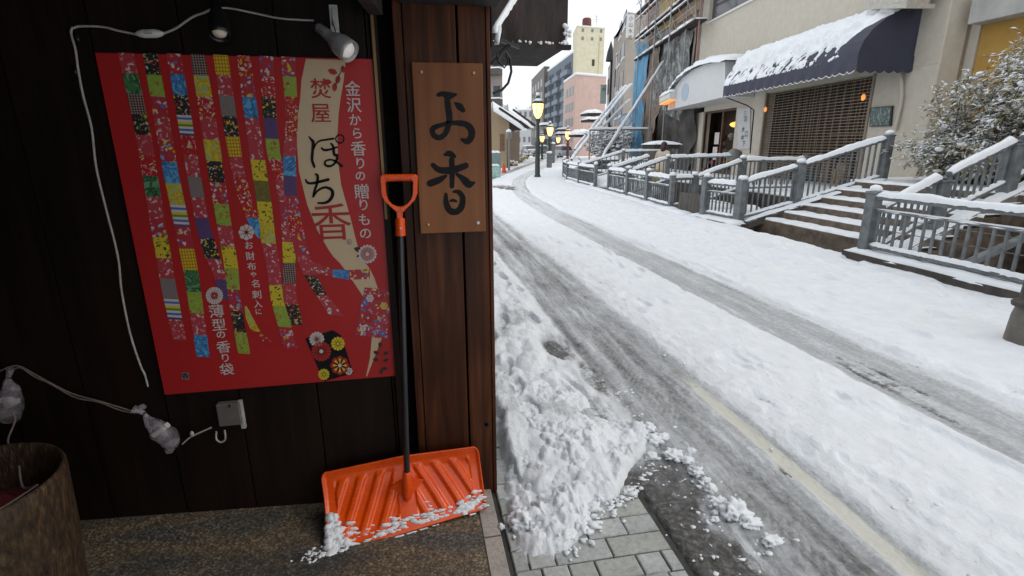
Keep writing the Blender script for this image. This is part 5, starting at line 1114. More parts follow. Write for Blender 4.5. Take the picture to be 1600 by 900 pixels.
# pink building
p_f, p_n, p_e = gp(879, 84), gp(897, 74), gp(943, 76)
zp = zat(897, 115, 74); t = block('pink_building', 'salmon pink four storey building with snow along its roof edge', [p_n, p_e, p_e+V(1, 12, 0), p_f], zp, pm('salmon plaster', (.54, .385, .33)), M['white'], .2)
for fl_ in range(4):
    z0 = 2.1+fl_*(zp-3.4)/3.6
    for k in range(3): panel(t, p_n, p_f, z0, z0+1.15, .16+k*.24, .33+k*.24, GL)
# yellow tower
a, b_ = gp(897, 88), gp(938, 89); z1 = zat(897, 40, 88); t = block('yellow_tower', 'tall pale yellow tower block with few small windows and a tank on top', [a, b_, b_+V(1, 6, 0), gp(891, 95)], z1, pm('pale yellow plaster', (.60, .56, .40)), None, .12)
for zz_, pair in ((47, (905, 919, 932)), (60, (905, 919, 932))):
    for px in pair: u_ = (px-897)/41; z0 = zat(px, zz_+2, 88); panel(t, a, b_, z0, z0+.5, u_-.03, u_+.05, M['grey'])
z0 = zat(921, 102, 88); panel(t, a, b_, z0, z0+1.0, .57, .66, M['inside']); panel(t, a, b_, 8, z1-1.2, .80, .82, pm('pipe tan', (.45, .42, .3)), 'pipe')
t2 = thing('water_tank', 'small dark red water tank on the roof of the pale yellow tower', 'tank', tuple(gp(911, 90))); c = gp(911, 90); mb = MB(); mb.lathe((c.x, c.y, z1+.2), [(.75, 0), (.78, .1), (.75, 1.2), (.6, 1.4), (0, 1.5)], 14); mb.build('body', mat('dark red tank', (.12, .03, .03)), t2)
mb = MB(); [mb.tube([(c.x+dx, c.y, z1-.1), (c.x+dx, c.y, z1+.25)], .06, 5) for dx in (-.5, .5)]; mb.build('foot', M['iron'], t2)
c = gp(925, 90); mb = MB(); mb.tube([(c.x, c.y, z1), (c.x, c.y, z1+2.2)], .03, 5)
for k in range(4): mb.tube([(c.x-.4, c.y, z1+1.2+k*.25), (c.x+.4, c.y, z1+1.2+k*.25)], .02, 4)
one('antenna', mb, M['grey'], 'thin roof antenna right of the red tank', 'antenna')
# blue grey apartments with balconies
a, b_ = gp(893, 93), gp(854, 118); z1 = zat(890, 80, 93); t = block('apartment_block', 'blue grey apartment block with stacked balconies and a snowy roof', [a, gp(905, 93), gp(905, 120), b_], z1, pm('blue grey panels', (.135, .165, .20)), M['white'], .3)
DK = pm('dark recess', (.05, .06, .075))
nf = 7
for fl_ in range(nf):
    z0 = 1.5+fl_*(z1-2)/nf
    for u0, u1 in ((.06, .30), (.40, .62), (.70, .94)): panel(t, a, b_, z0, z0+1.3, u0+.02, u1-.02, DK, 'recess', .05); o = panel(t, a, b_, z0-.75, z0+.05, u0, u1, pm('balcony %d' % 0, (.20, .235, .27)) if fl_+u0 == .06 else bpy.data.materials['balcony 0'], 'balcony', .8)
# brown block
a, b_ = gp(849, 118), gp(830, 142); z1 = zat(849, 104, 118); t = block('brown_block', 'grey brown five storey block beyond the blue grey apartments', [a, gp(857, 118), gp(857, 145), b_], z1, pm('grey brown concrete', (.155, .135, .12)), None, .3)
for fl_ in range(5):
    z0 = 3.5+fl_*(z1-4.5)/5
    for k in range(4): panel(t, a, b_, z0, z0+1.6, .10+k*.22, .22+k*.22, GL)
# white low block far behind, hill
a, b_ = gp(806, 160), gp(834, 156); z1 = zat(820, 172, 158); t = block('white_block', 'low white block with a snowy roof far down the street', [a, b_, b_+V(2, 12, 0), a+V(0, 12, 0)], z1, pm('off white plaster', (.50, .50, .49)), None, .4)
for fl_ in range(3):
    for k in range(3): z0 = 2.5+fl_*3.6; panel(t, a, b_, z0, z0+1.5, .14+k*.28+.03*fl_, .26+k*.28+.03*fl_, GL)
mb = MB(); hv = []; hx = np.linspace(-260, 460, 90)
for j, (yy, k) in enumerate(((330, 0), (390, .55), (460, .9), (560, 1))):
    for x in hx: hv.append((x, yy, -1+k*(28+12*mnoise.noise(V(x*.012, 1, 0))+4*mnoise.noise(V(x*.06, yy, 0))+(10 if x < 160 else -6)*(x > 40))))
n = len(hx); mb.add(hv, [(j*n+i, j*n+i+1, (j+1)*n+i+1, (j+1)*n+i) for j in range(3) for i in range(n-1)], 0, True)
m, nt, b = newmat('wooded snowy hill'); nt.links.new(ramp(nt, noisetex(nt, coords(nt), .18, 6, .7), [(.40, (.30, .31, .33)), (.60, (.58, .60, .63))]), b.inputs['Base Color']); b.inputs['Roughness'].default_value = .9
tag(mb.build('hill', m), kind='structure')
mb = MB(); rs = random.Random(6)
for i in range(240):
    x = rs.uniform(20, 130); k = rs.random(); y = 390+170*k*rs.random(); z = 20+8*rs.random()
    for q in range(4): mb.beam((x, y, z-4), (x+rs.uniform(-1.6, 1.6), y, z+rs.uniform(1, 4.5)), .22, .22)
tag(mb.build('hillside_trees', mat('bare branches', (.20, .19, .19), .9, .2, 1, 0)), kind='stuff')
# left side of the street
a, b_ = gp(735, 58), gp(786, 56); z1 = zat(786, 92, 56); t = block('grey_apartments', 'grey brown apartment block with railed balconies behind the left houses', [a, b_, b_+V(1.5, 12, 0), a+V(0, 12, 0)], z1+1.5, pm('grey brown render', (.27, .235, .215)), None, .2)
for fl_ in range(4):
    z0 = 3.4+fl_*2.9; panel(t, a, b_, z0, z0+1.2, .74, .93, DK, 'recess'); panel(t, a, b_, z0-.7, z0-.1, .64, 1.0, M['fenceboard'], 'balcony', .9); panel(t, a, b_, z0-.1, z0+.03, .64, 1.0, M['snow'], 'balcony_snow', .92)
def house(name, label, pxl, pxr, Y, zeave, zridge, depth, wm, py_=None):
    a, b_ = gp(pxl, Y), gp(pxr, Y); t = thing(name, label, 'house', tuple(a)); w_ = b_-a; up = V(0, 0, 1); k = V(w_.x*.0+.10*depth, depth, 0)
    mid = a+w_*.35; mb = MB(); mb.add([a-up*.3, b_-up*.3, b_+up*zeave, mid+up*zridge, a+up*(zridge-.3)]+[q+k for q in (a-up*.3, b_-up*.3, b_+up*zeave, mid+up*zridge, a+up*(zridge-.3))], [(0, 1, 2, 3, 4), (9, 8, 7, 6, 5), (1, 6, 7, 2), (2, 7, 8, 3), (3, 8, 9, 4), (0, 4, 9, 5)]); mb.build('wall', wm, t)
    e = w_.normalized(); mb = MB(); r0, r1 = mid+up*(zridge+.02)-k*.06, b_+e*.9+up*(zeave-.35)-k*.06
    mb.beam(r0+k*.53, r1+k*.53, (k*1.14).length, .14, up=(0, 0, 1)); mb.build('roof', M['oldwood'], t)
    mb = MB()
    nu, nv = 26, 30; vs = []
    for j in range(nv+1):
        for i in range(nu+1):
            u_, v_ = i/nu, j/nv; p = r0.lerp(r1, u_)+k*(1.2*v_-.06)+e*(.22 if u_ > .97 else 0); rim = min(1, 6*(1-u_)+.0)*min(1, 8*v_+.0)**.5
            hh = .42*(max(0, min(1, (1-u_)*7))**.5)*(max(0, min(1, v_*14))**.5)*(1+.25*mnoise.noise(V(p.x*.8, p.y*.5, 1)))
            vs.append(p+up*(.06+hh-(.10 if u_ == 1 or v_ == 0 else 0)))
    m_ = nu+1; mb.add(vs, [(j*m_+i, j*m_+i+1, (j+1)*m_+i+1, (j+1)*m_+i) for j in range(nv) for i in range(nu)], 0, True)
    mb.add([vs[i] for i in range(m_)]+[vs[i]-up*.16 for i in range(m_)], [(i, m_+i, m_+i+1, i+1) for i in range(nu)], 0, True)
    mb.build('roof_snow', M['snow'], t); return t, a, b_, k
z_a = zat(803, 188, 36); t, a, b_, k = house('low_house', 'tan low house with a thick snow laden sloping roof beside the corner post', 757, 796, 36, zat(796, 192, 36), zat(768, 174, 36)+.15, 7, pm('tan plaster', (.36, .27, .17)))
panel(t, a, b_, 1.2, 2.3, .62, .80, M['shoji']); panel(t, a, b_, 0, 2.2, .9, .995, M['oldwood'], 'door')
t, a, b_, k = house('low_house', 'brown low house with a curved snowy roof behind the tan one', 784, 812, 45, zat(812, 190, 45), zat(792, 176, 45)+.2, 7, pm('brown plaster', (.20, .155, .12)))
# street clutter at left
t = thing('mint_sign', 'mint green crate like sign standing in the snow at the street\'s left', 'sign', tuple(gp(771, 25.5))); c = gp(772.5, 25.5)
mb = MB(); mb.box((c.x-.22, c.y, .02), (c.x+.28, c.y+.3, .62)); bevel(mb.build('box', mat('mint plastic', (.25, .48, .42), .5, .05, 5), t), .04)
mb = MB(); vs, fs2 = glyph('光'); mb.add([V(c.x+.03+(v.x-.5)*.42, c.y-.006, .33+(v.y-.4)*.42) for v in vs], fs2); mb.build('character', M['white'], t); mb = MB(); mb.snow([V(c.x-.2, c.y+.15, .62), V(c.x+.25, c.y+.15, .62)], .28, .06); mb.build('snow', M['snow'], t)
c = gp(773, 31); mb = MB(); mb.box((c.x-.4, c.y, 0), (c.x+.35, c.y+.8, 1.15)); bevel(one('utility_box', mb, mat('teal grey metal', (.17, .25, .25), .5), 'teal grey utility box standing by the tan house', 'box'), .05)
mb = MB(); mb.snow([(c.x-.38, c.y+.4, 1.15), (c.x+.33, c.y+.4, 1.15)], .8, .12); tag(mb.build('box_snow', M['snow']), kind='stuff')
c = gp(787, 30.5); mb = MB(); mb.lathe((c.x, c.y, 0), [(.16, 0), (.03, .55), (0, .56)], 12); one('traffic_cone', mb, mat('red cone', (.6, .06, .03)), 'small red traffic cone at the foot of the tan house', 'cone')
for k, (x, Y, r) in enumerate(((808, 46, .5), (800, 40, .35), (820, 62, .7), (812, 55, .5))):
    c = gp(x, Y); t = thing('snowy_shrub', ('low shrub heaped with snow by the brown house', 'small clipped shrub under snow between the two left houses', 'wide snow covered shrub far down the left side', 'rounded snow covered shrub behind the brown house')[k], 'shrub', tuple(c)); mb = MB()
    for q in range(26): mb.blob(c+V(rs.gauss(0, r*.6), rs.gauss(0, r*.5), r*.5+rs.gauss(0, r*.25)), (r*.3, r*.3, r*.22), q, 2, .5)
    mb.build('foliage', M['leaf2'], t); mb = MB()
    for q in range(22): mb.blob(c+V(rs.gauss(0, r*.6), rs.gauss(0, r*.5), r*.85+rs.gauss(0, r*.18)), (r*.35, r*.3, r*.16), q, 2, .4)
    mb.build('snow', M['snow'], t)

# ------------------------------------------------------------------ street lamps
LG = emit('lit lamp glass', (1, .40, .09), 3.6, (.9, .7, .4)); LC = emit('lamp core', (1, .78, .45), 22)
LAMPM = {'g': M['darkgreen'], 'r': mat('dark red pole', (.12, .03, .02), .5)}
def street_lamp(label, px, Y, zc, col='g'):
    c = gp(px, Y); t = thing('street_lamp', label, 'street lamp', tuple(c), 'lit lantern lamps along the street'); m = LAMPM[col]
    mb = MB(); mb.lathe((c.x, c.y, 0), [(.16, -.05), (.16, .12), (.13, .16), (.115, 1.55), (.15, 1.6), (.15, 1.68), (.085, 1.75), (.07, zc-.62), (.12, zc-.55), (.14, zc-.47), (.06, zc-.42), (0, zc-.42)], 14); mb.build('pole', m, t)
    mb = MB(); mb.lathe((c.x, c.y, zc), [(.09, -.40), (.17, -.30), (.25, 0), (.26, .20), (.24, .26)], 16); g = mb.build('glass', LG, t)
    mb = MB(); mb.blob((c.x, c.y, zc), (.13, .13, .17), 1, 2, .05); mb.build('bulb', LC, g)
    mb = MB()
    for k in range(6): a_ = k*math.pi/3; d = V(math.cos(a_), math.sin(a_), 0); mb.tube([c+d*.095+V(0, 0, zc-.40), c+d*.178+V(0, 0, zc-.30), c+d*.258+V(0, 0, zc), c+d*.268+V(0, 0, zc+.22)], .011, 4)
    mb.build('cage', m, t)
    mb = MB(); mb.lathe((c.x, c.y, zc), [(.29, .22), (.29, .27), (.20, .36), (.13, .50), (.07, .56), (.05, .62), (.07, .66), (.03, .74), (0, .80)], 16); mb.build('hood', m, t)
    mb = MB(); mb.blob((c.x+.02, c.y, zc+.36), (.22, .22, .14), 3, 2, .2); mb.blob((c.x, c.y, zc+.66), (.10, .10, .09), 4, 2, .2); mb.build('snow', M['snow'], t)
street_lamp('nearest lit lantern lamp, its tall dark green pole standing in the snow', 840, 25.3, zat(841, 170, 25.3))
street_lamp('second lit lantern lamp, right behind the nearest one', 859, 42, zat(859, 204, 42))
street_lamp('lit lantern lamp on a dark red pole in front of the pink building', 887, 45, zat(887, 210, 45), 'r')
street_lamp('lit lantern lamp just right of the nearest pole, low and far', 847, 60, zat(847, 216, 60))
street_lamp('farthest lit lantern lamp, between the second lamp and the red pole', 872, 66, zat(872, 218, 66), 'r')
c = gp(795, 33); t = thing('grey_lamp_post', 'unlit grey lamp post with a snow cap at the left beside the tan house', 'lamp post', tuple(c)); mb = MB(); mb.tube([(c.x, c.y, -.05), (c.x, c.y, 1.9)], .07, 8); mb.build('pole', M['grey'], t); mb = MB(); mb.lathe((c.x, c.y, 1.9), [(.07, 0), (.17, .12), (.19, .4), (.08, .55), (0, .6)], 12); mb.build('head', M['grey'], t); mb = MB(); mb.blob((c.x, c.y, 2.42), (.17, .17, .12), 1, 2, .2); mb.build('snow', M['snow'], t)
for k, (x, Y, h_) in enumerate(((858.5, 36, 1.05), (864, 46, 1.7))):
    c = gp(x, Y); t = thing('street_bollard', ('short grey green bollard with a snow cap behind the nearest lamp', 'taller grey green bollard between the far lamps')[k], 'bollard', tuple(c), 'grey green bollards'); mb = MB(); mb.box((c.x-.16, c.y-.16, -.05), (c.x+.16, c.y+.16, h_)); bevel(mb.build('body', M['iron'], t), .03); mb = MB(); mb.blob((c.x, c.y, h_+.02), (.22, .22, .10), k, 2, .2); mb.build('snow', M['snow'], t)
# parked cars under snow
def car(label, px, Y, rz, col):
    c = gp(px, Y); t = thing('parked_car', label, 'car', tuple(c), 'parked cars under snow', rz); M0 = Matrix.Translation(c) @ Matrix.Rotation(rz, 4, 'Z')
    def tr(mb): mb.v = [tuple(M0 @ Vector(q)) for q in mb.v]; return mb
    sec = [(-2.05, .35, .75, .78), (-1.9, .25, .92, .84), (-1.0, .25, 1.0, .86), (1.1, .25, 1.0, .86), (1.85, .25, .85, .82), (2.1, .35, .65, .74)]
    mb = MB(); vs = []
    for x, z0, z1, hw in sec: vs += [(x, -hw, z0), (x, hw, z0), (x, hw, (z0+z1)/2), (x, hw*.93, z1), (x, -hw*.93, z1), (x, -hw, (z0+z1)/2)]
    mb.add(vs, [(i*6+k, i*6+(k+1) % 6, (i+1)*6+(k+1) % 6, (i+1)*6+k) for i in range(5) for k in range(6)]+[(5, 4, 3, 2, 1, 0), (30, 31, 32, 33, 34, 35)]); o = bevel(tr(mb).build('body', col, t), .05)
    mb = MB(); vs = [(-1.75, -.76, .95), (-1.75, .76, .95), (1.15, .76, .98), (1.15, -.76, .98), (-1.35, -.62, 1.46), (-1.35, .62, 1.46), (.45, .62, 1.46), (.45, -.62, 1.46)]; mb.hexa(vs); bevel(tr(mb).build('cabin', M['glass'], t), .05)
    mb = MB(); mb.snow([(-1.4, 0, 1.44), (.5, 0, 1.44)], 1.35, .20, 2, .2); mb.snow([(1.15, 0, .98), (2.0, 0, .82)], 1.5, .13, 4, .2); tr(mb).build('snow', M['snow'], t)
    for x in (-1.3, 1.35):
        for s in (-1, 1): mb = MB(); mb.tube([(x, s*.70, .32), (x, s*.87, .32)], .32, 14); w_ = tr(mb).build('wheel', M['black'], t); mb = MB(); mb.tube([(x, s*.871, .32), (x, s*.885, .32)], .18, 12); tr(mb).build('rim', M['grey'], w_)
    for s in (-1, 1): mb = MB(); mb.box((2.03, s*.55-.14, .55), (2.12, s*.55+.14, .68)); tr(mb).build('headlight', M['white'], t)
car('silver parked car with a snowy roof in front of the pink building', 877, 66, R(100), mat('silver car paint', (.38, .42, .46), .35))
car('dark parked car heaped with snow at the far left of the street', 827, 80, R(-85), mat('dark car paint', (.08, .09, .10), .35))
car('grey parked car under snow beside the brown block', 848, 84, R(75), mat('grey car paint', (.2, .21, .22), .35))

# ------------------------------------------------------------------ scaffolded building and its neighbours on the right
BA = fx(s1+.05, 0); BB = V(13.9, 31.7, 0)
DD = (BB-BA).normalized(); BN = V(-DD.y, DD.x, 0)
t = block('scaffolded_building', 'half clad building under repair behind scaffold and sheets', [BA, BA+V(5, 0, 0), BB+V(5, 0, 0), BB], 14, pm('raw grey brown wall', (.30, .255, .215), .35), None, 0)
def fb(x, y, out=0): return onp(x, y, BA+BN*out, BN)
def bq(px0, px1, py0, py1, out=0):
    a, b_ = fb(px1, py1, out), fb(px0, py1, out); za = fb(px1, py0, out).z; a.z = b_.z = 0; return a, b_, fb(px1, py1, out).z, za
panel(t, BA, BB, 6.3, 14, .36, .62, pm('yellow render', (.50, .38, .17)), 'yellow_wall', .12)
panel(t, BA, BB, 7.0, 14, .02, .30, pm('tan render', (.42, .31, .20)), 'tan_wall', .10)
dk = pm('black netting', (.06, .055, .05), .5)
def sheet(name, label, px0, px1, pyt, pyb, out, m, amp=.10, cat='sheet', zbot=None):
    a, b_ = fb(px1, pyt, out), fb(px0, pyt, out); zt_ = (a.z+b_.z)/2; zb_ = fb((px0+px1)/2, pyb, out).z if zbot is None else zbot; mb = MB(); nu, nv = 26, 44; vs = []
    for i in range(nu+1):
        for j in range(nv+1):
            u_, v_ = i/nu, j/nv; p = V(a.x+(b_.x-a.x)*u_, a.y+(b_.y-a.y)*u_, a.z*(1-u_)+b_.z*u_+(zb_-zt_)*v_)
            w_ = mnoise.fractal(V(p.x*1.1+px0, p.y*1.1, p.z*.55), 1, 2, 4); vs.append(p+BN*(amp*(w_*1.6+.35*math.sin(u_*22+3*w_)))+V(0, 0, .08*w_))
    m_ = nv+1; mb.add(vs, [(i*m_+j, i*m_+j+1, (i+1)*m_+j+1, (i+1)*m_+j) for i in range(nu) for j in range(nv)], 0, True); return one(name, mb, m, label, cat)
sheet('blue_sheet', 'bright blue tarpaulin hanging down the scaffold from a snowy ledge', 993, 1013, 66, 232, .55, mat('blue tarpaulin', (.045, .23, .40), .4, .25, 1.2, .3, .02), .07, 'tarpaulin', .4)
sheet('brown_sheet', 'brown weathered sheet hanging right of the blue tarpaulin', 1012, 1036, 62, 232, .45, mat('brown sheet', (.20, .15, .12), .8, .4, 1.2, .5, .02), .2, 'sheet', .4)
m, nt, b = newmat('grey debris net'); nt.links.new(ramp(nt, noisetex(nt, coords(nt), 1.6, 6, .7, 1), [(.38, (.05, .05, .05)), (.50, (.15, .155, .15)), (.64, (.36, .38, .38))]), b.inputs['Base Color']); b.inputs['Roughness'].default_value = .8; bumpn(nt, b, noisetex(nt, coords(nt), 3, 5), .8, .05)
sheet('grey_net', 'crumpled grey and black debris net sagging beside the beige building', 1026, 1078, 46, 150, .4, m, .10, 'net', 3.0)
sheet('black_sheet', 'black sheeting closing the bay under the grey net', 1030, 1086, 140, 240, .25, dk, .2, 'sheet', .4)
# scaffold tubes
sc_ = thing('scaffold', 'snow topped tube scaffold of posts, ledgers and guard frames around the building', 'scaffold', tuple(BA)); tb = mat('galvanised tube', (.27, .27, .27), .5, .2, 8, .05); pk = mat('dusty pink tube', (.32, .16, .17), .6)
snb = MB()
for k, (px, top, m_) in enumerate(((1079, 150, pk), (1036, 235, tb), (1014, 235, tb), (991, 235, tb), (1060, 150, tb), (1003, 60, pk))):
    p = fb(px, 200, px > 1050 and .5 or .75); zlo = fb(px, top, .5).z; mb = MB(); mb.tube([V(p.x, p.y, zlo), V(p.x, p.y, 14.5)], .03, 6); mb.build('post', m_, sc_)
lev = [fb(1036, 62, .7).z, fb(1036, 22, .7).z, fb(1036, -22, .7).z]
p0, p1 = fb(1080, 100, .7), fb(990, 100, .7)
for z in lev:
    for dz in (0, .45, .9): mb = MB(); mb.tube([V(p0.x, p0.y, z+dz), V(p1.x, p1.y, z+dz)], .022, 6); mb.build('ledger', tb, sc_)
    mb = MB(); c0, c1 = V(p0.x, p0.y, z-.05)-BN*.25, V(p1.x, p1.y, z-.05)-BN*.25; mb.beam(c0, c1, .5, .06); mb.build('plank', M['oldwood'], sc_); snb = MB(); snb.snow([c0+V(0, 0, .03), c1+V(0, 0, .03)], .55, .16, z, .3)
    snb.build('snow', M['snow'], sc_); snb = MB(); snb.snow([V(p0.x, p0.y, z+.92), V(p1.x, p1.y, z+.92)], .09, .06, z+3, .2); snb.build('snow', M['snow'], sc_)
for k in range(9):
    a, b_ = p0.lerp(p1, k/9), p0.lerp(p1, (k+1)/9)
    for z in lev[:3]: mb = MB(); mb.tube([V(a.x, a.y, z), V(b_.x, b_.y, z+.9)], .018, 5); mb.build('brace', pk if k % 2 else tb, sc_)
# small scaffold left of the blue sheet with snowy diagonal ledges
# raking shores down to the street
def shore(label, x0, y0, Y0, x1, y1, Y1, r=.06, ws=.16):
    a, b_ = at(x0, y0, 'Y', Y0), at(x1, y1, 'Y', Y1); t = thing('raking_shore', label, 'prop', tuple(b_), 'snowy raking shores propping the scaffold'); mb = MB(); mb.tube([a, b_], r, 8); mb.build('tube', mat('dark steel tube', (.10, .10, .105)) if 'dark steel tube' not in bpy.data.materials else bpy.data.materials['dark steel tube'], t)
    mb = MB(); mb.snow([b_+V(0, 0, r*.7), a+V(0, 0, r*.7)], ws, .10, x0, .15); mb.build('snow', M['snow'], t)
shore('longest dark raking shore crossing the foot of the blue tarpaulin', 1037, 96, 24.5, 941, 246, 20.5, .045, .085)
shore('upper of the pale snow covered raking shores left of the blue tarpaulin', 986, 132, 33, 893, 250, 26, .06, .2)
shore('middle pale raking shore, close beside the upper one', 978, 134, 34, 898, 234, 28, .05, .15)
shore('lowest pale raking shore ending at the snowy bush', 984, 156, 33, 934, 208, 29, .05, .16)
t = thing('pipe_frame', 'snow topped horizontal pipe on thin uprights crossing the blue tarpaulin', 'frame', tuple(gp(925, 27)))
a, b_ = at(921, 203, 'Y', 27), at(1014, 202, 'Y', 27); mb = MB(); mb.tube([a, b_], .05, 8); mb.build('pipe', tb, t); mb = MB(); mb.snow([a+V(0, 0, .04), b_+V(0, 0, .04)], .17, .10, 2, .15); mb.build('snow', M['snow'], t)
for px in (922, 941, 975): p = at(px, 203, 'Y', 27); mb = MB(); mb.tube([V(p.x, p.y, 0), p], .035, 6); mb.build('upright', tb, t)
# tall grey beige building and the banded one left of it
a, b_, e_ = gp(971, 46), gp(958, 55), gp(1006, 47); z1 = zat(971, 19, 46); t = block('grey_tower', 'tall grey and tan building with an upright white sign on its corner', [a, e_, e_+V(0, 9, 0), b_], z1, pm('warm grey plaster', (.33, .29, .25)), None, .15)
for fl_ in range(5): z0 = 1.7+fl_*2.5; [panel(t, a, b_, z0, z0+1.3, u_, u_+.25, GL, 'window', .05, M['snow']) for u_ in (.15, .6)]
q = gp(975.5, 45.2); mb = MB(); zt_, zb_ = zat(976, 22, 45.2), zat(976, 58, 45.2); mb.box((q.x-.28, q.y, zb_), (q.x+.32, q.y+.25, zt_)); s_t = thing('upright_sign', 'tall white upright sign with black characters high on the grey building', 'sign', (q.x, q.y, zb_)); mb.build('panel', M['white'], s_t)
for k in range(4): vs, fs2 = glyph('小山水光'[k]); mb = MB(); mb.add([V(q.x+.02+(v.x-.5)*.40, q.y-.008, zt_-.3-k*.48+(v.y-.4)*.40) for v in vs], fs2); mb.build('character', M['ink'], s_t)
a, b_ = gp(958, 54), gp(945, 64); z1 = zat(958, 84, 54); t = block('banded_building', 'narrow black and white banded shop building left of the grey tower', [a, gp(966, 54), gp(966, 66), b_], z1, pm('white panels', (.50, .51, .52)), M['black'], .15)
for k in range(3): z0 = 1.2+k*3.1; panel(t, a, b_, z0, z0+1.7, .05, .95, DK, 'window'); 
panel(t, a, b_, 0, z1+.6, .40, .50, M['black'], 'mullion', .25)
c = gp(948, 58); mb = MB(); mb.lathe((c.x, c.y, z1-.1), [(.55, 0), (.4, .9), (.14, 1.7), (0, 2.1)], 8); one('spire', mb, M['black'], 'small dark pointed spire on the banded building', 'spire')
q = gp(940, 62); s_t = thing('upright_sign', 'small pale green upright sign beside the pink building', 'sign', tuple(q)); mb = MB(); mb.box((q.x-.4, q.y, zat(940, 162, 62)), (q.x+.35, q.y+.2, zat(940, 132, 62))); bevel(mb.build('panel', mat('pale green sign', (.38, .45, .42)), s_t), .03)
vs, fs2 = glyph('の'); mb = MB(); [mb.add([V(q.x+(v.x-.5)*.5, q.y-.01, zz_+(v.y-.3)*.5) for v in vs], fs2) for zz_ in (zat(940, 140, 62),)]; mb.build('character', M['ink'], s_t)
# round blue sign
q = at(977, 188, 'Y', 32); t = thing('round_sign', 'round white and blue sign facing the street between the shores', 'sign', tuple(q)); mb = MB(); nv_ = V(-.6, -.8, 0); u2 = V(-.8, .6, 0); pts = [q+u2*.42*math.cos(a_)+V(0, 0, .42*math.sin(a_)) for a_ in np.linspace(0, 6.283, 25)[:-1]]; mb.poly(pts, nv_*-.05); mb.build('disc', mat('blue white enamel', (.30, .42, .60)), t)
mb = MB(); mb.poly([q+nv_*.004+(p-q)*.72 for p in pts], nv_*.003); mb.build('face', mat('pale enamel', (.55, .62, .68)), t); mb = MB(); mb.tube([q-nv_*.03+V(0, 0, -2.4), q-nv_*.03], .04, 6); mb.build('pole', tb, t)
# snow laden canopies
def canopy(label, x0, x1, y, Y, dp, h_=.45):
    a, b_ = at(x0, y, 'Y', Y), at(x1, y, 'Y', Y); t = thing('snowy_canopy', label, 'canopy', tuple(a), 'snow laden shop canopies'); mb = MB(); mb.beam(a+V(0, dp/2, 0), b_+V(0, dp/2, 0), dp, .18); mb.build('roof', M['oldwood'], t)
    mb = MB(); mb.snow([a+V(-.05, dp/2, .09), b_+V(.1, dp/2, .09)], dp*1.1, h_, x0, .12, 0, 11); mb.build('snow', M['snow'], t)
    mb = MB(); [mb.tube([V(q.x, q.y+.2, 0), V(q.x, q.y+.2, q.z)], .05, 6) for q in (b_,)]; mb.build('support', tb, t)
canopy('uppermost of the snow laden tile canopies beside the banded building', 919, 942, 178, 42, 2.0, .26)
canopy('middle snow laden canopy, just under the uppermost one', 920, 942, 188, 41, 2.0, .24)
canopy('long low snow laden canopy reaching left over the pavement', 900, 934, 212, 38, 2.0, .34)
canopy('small snow laden canopy in front of the pink building, near the red lamp pole', 873, 888, 210, 58, 1.6, .22)
canopy('second small snow laden canopy above the red lamp pole', 874, 890, 203, 60, 1.6, .2)
canopy('tan topped canopy behind the second street lamp', 846, 864, 196, 78, 2.0, .3)
canopy('low canopy with snow over the ramp behind the walking person', 1022, 1062, 229, 18.6, 1.0, .10)
# bare snowy bush and heaped snow behind the railings
bs = thing('snowy_thicket', 'leafless thicket full of snow below the raking shores', 'bush', tuple(gp(950, 29))); tw = MB(); sn = MB(); rs = random.Random(33)
for k in range(420):
    c = at(rs.uniform(922, 985), rs.uniform(206, 240), 'Y', rs.uniform(27.5, 31)); d = V(rs.gauss(0, 1), rs.gauss(0, 1), rs.gauss(.2, .7)).normalized()*rs.uniform(.2, .6); tw.tube([c, c+d], .02, 3, caps=False)
    sn.blob(c+d*.5+V(0, 0, .03), (rs.uniform(.06, .2), .1, rs.uniform(.03, .08)), k, 1, .5)
tw.build('branches', M['twig'], bs); sn.build('snow', M['snow'], bs)
for k in range(9):
    px = 905+k*15; Y = 26-k*.55; q = gp(px, Y); q2 = gp(px+34, Y-.4); z = .55+.12*(k % 3); t = thing('snowy_beam', ('snow covered timber lying behind the far railings, under the shores', 'snow covered timber below the thicket', 'snow covered timber under the pipe frame', 'snow covered timber left of the blue tarpaulin', 'snow covered timber at the foot of the blue tarpaulin', 'snow covered timber under the dark shore', 'snow covered timber before the brown sheet', 'snow covered timber before the black sheeting', 'snow covered timber just left of the walking person')[k], 'timber', tuple(q), 'snow covered timbers')
    mb = MB(); mb.beam(q+V(0, 0, z), q2+V(0, 0, z+.05), .12, .12); mb.beam(q+V(.2, 0, 0), q+V(.2, 0, z), .08, .08); mb.build('timber', M['iron'], t); mb = MB(); mb.snow([q+V(0, 0, z+.05), q2+V(0, 0, z+.1)], .30, .16, k, .1); mb.build('snow', M['snow'], t)
mb = MB()
for k in range(26): x = rs.uniform(0, 1); Y = 15.5+11*x; mb.blob((kerbx(Y)+rs.uniform(.6, 2.2), Y, .1), (rs.uniform(.3, .8), rs.uniform(.3, .7), rs.uniform(.1, .3)), k, 3, .35)
for k in range(7): mb.blob((rs.uniform(6.9, 8.0), rs.uniform(9.8, 14), .0), (rs.uniform(.2, .5), .4, rs.uniform(.1, .35)), k+40, 3, .3)
tag(mb.build('snow_bank', M['snow']), kind='stuff')

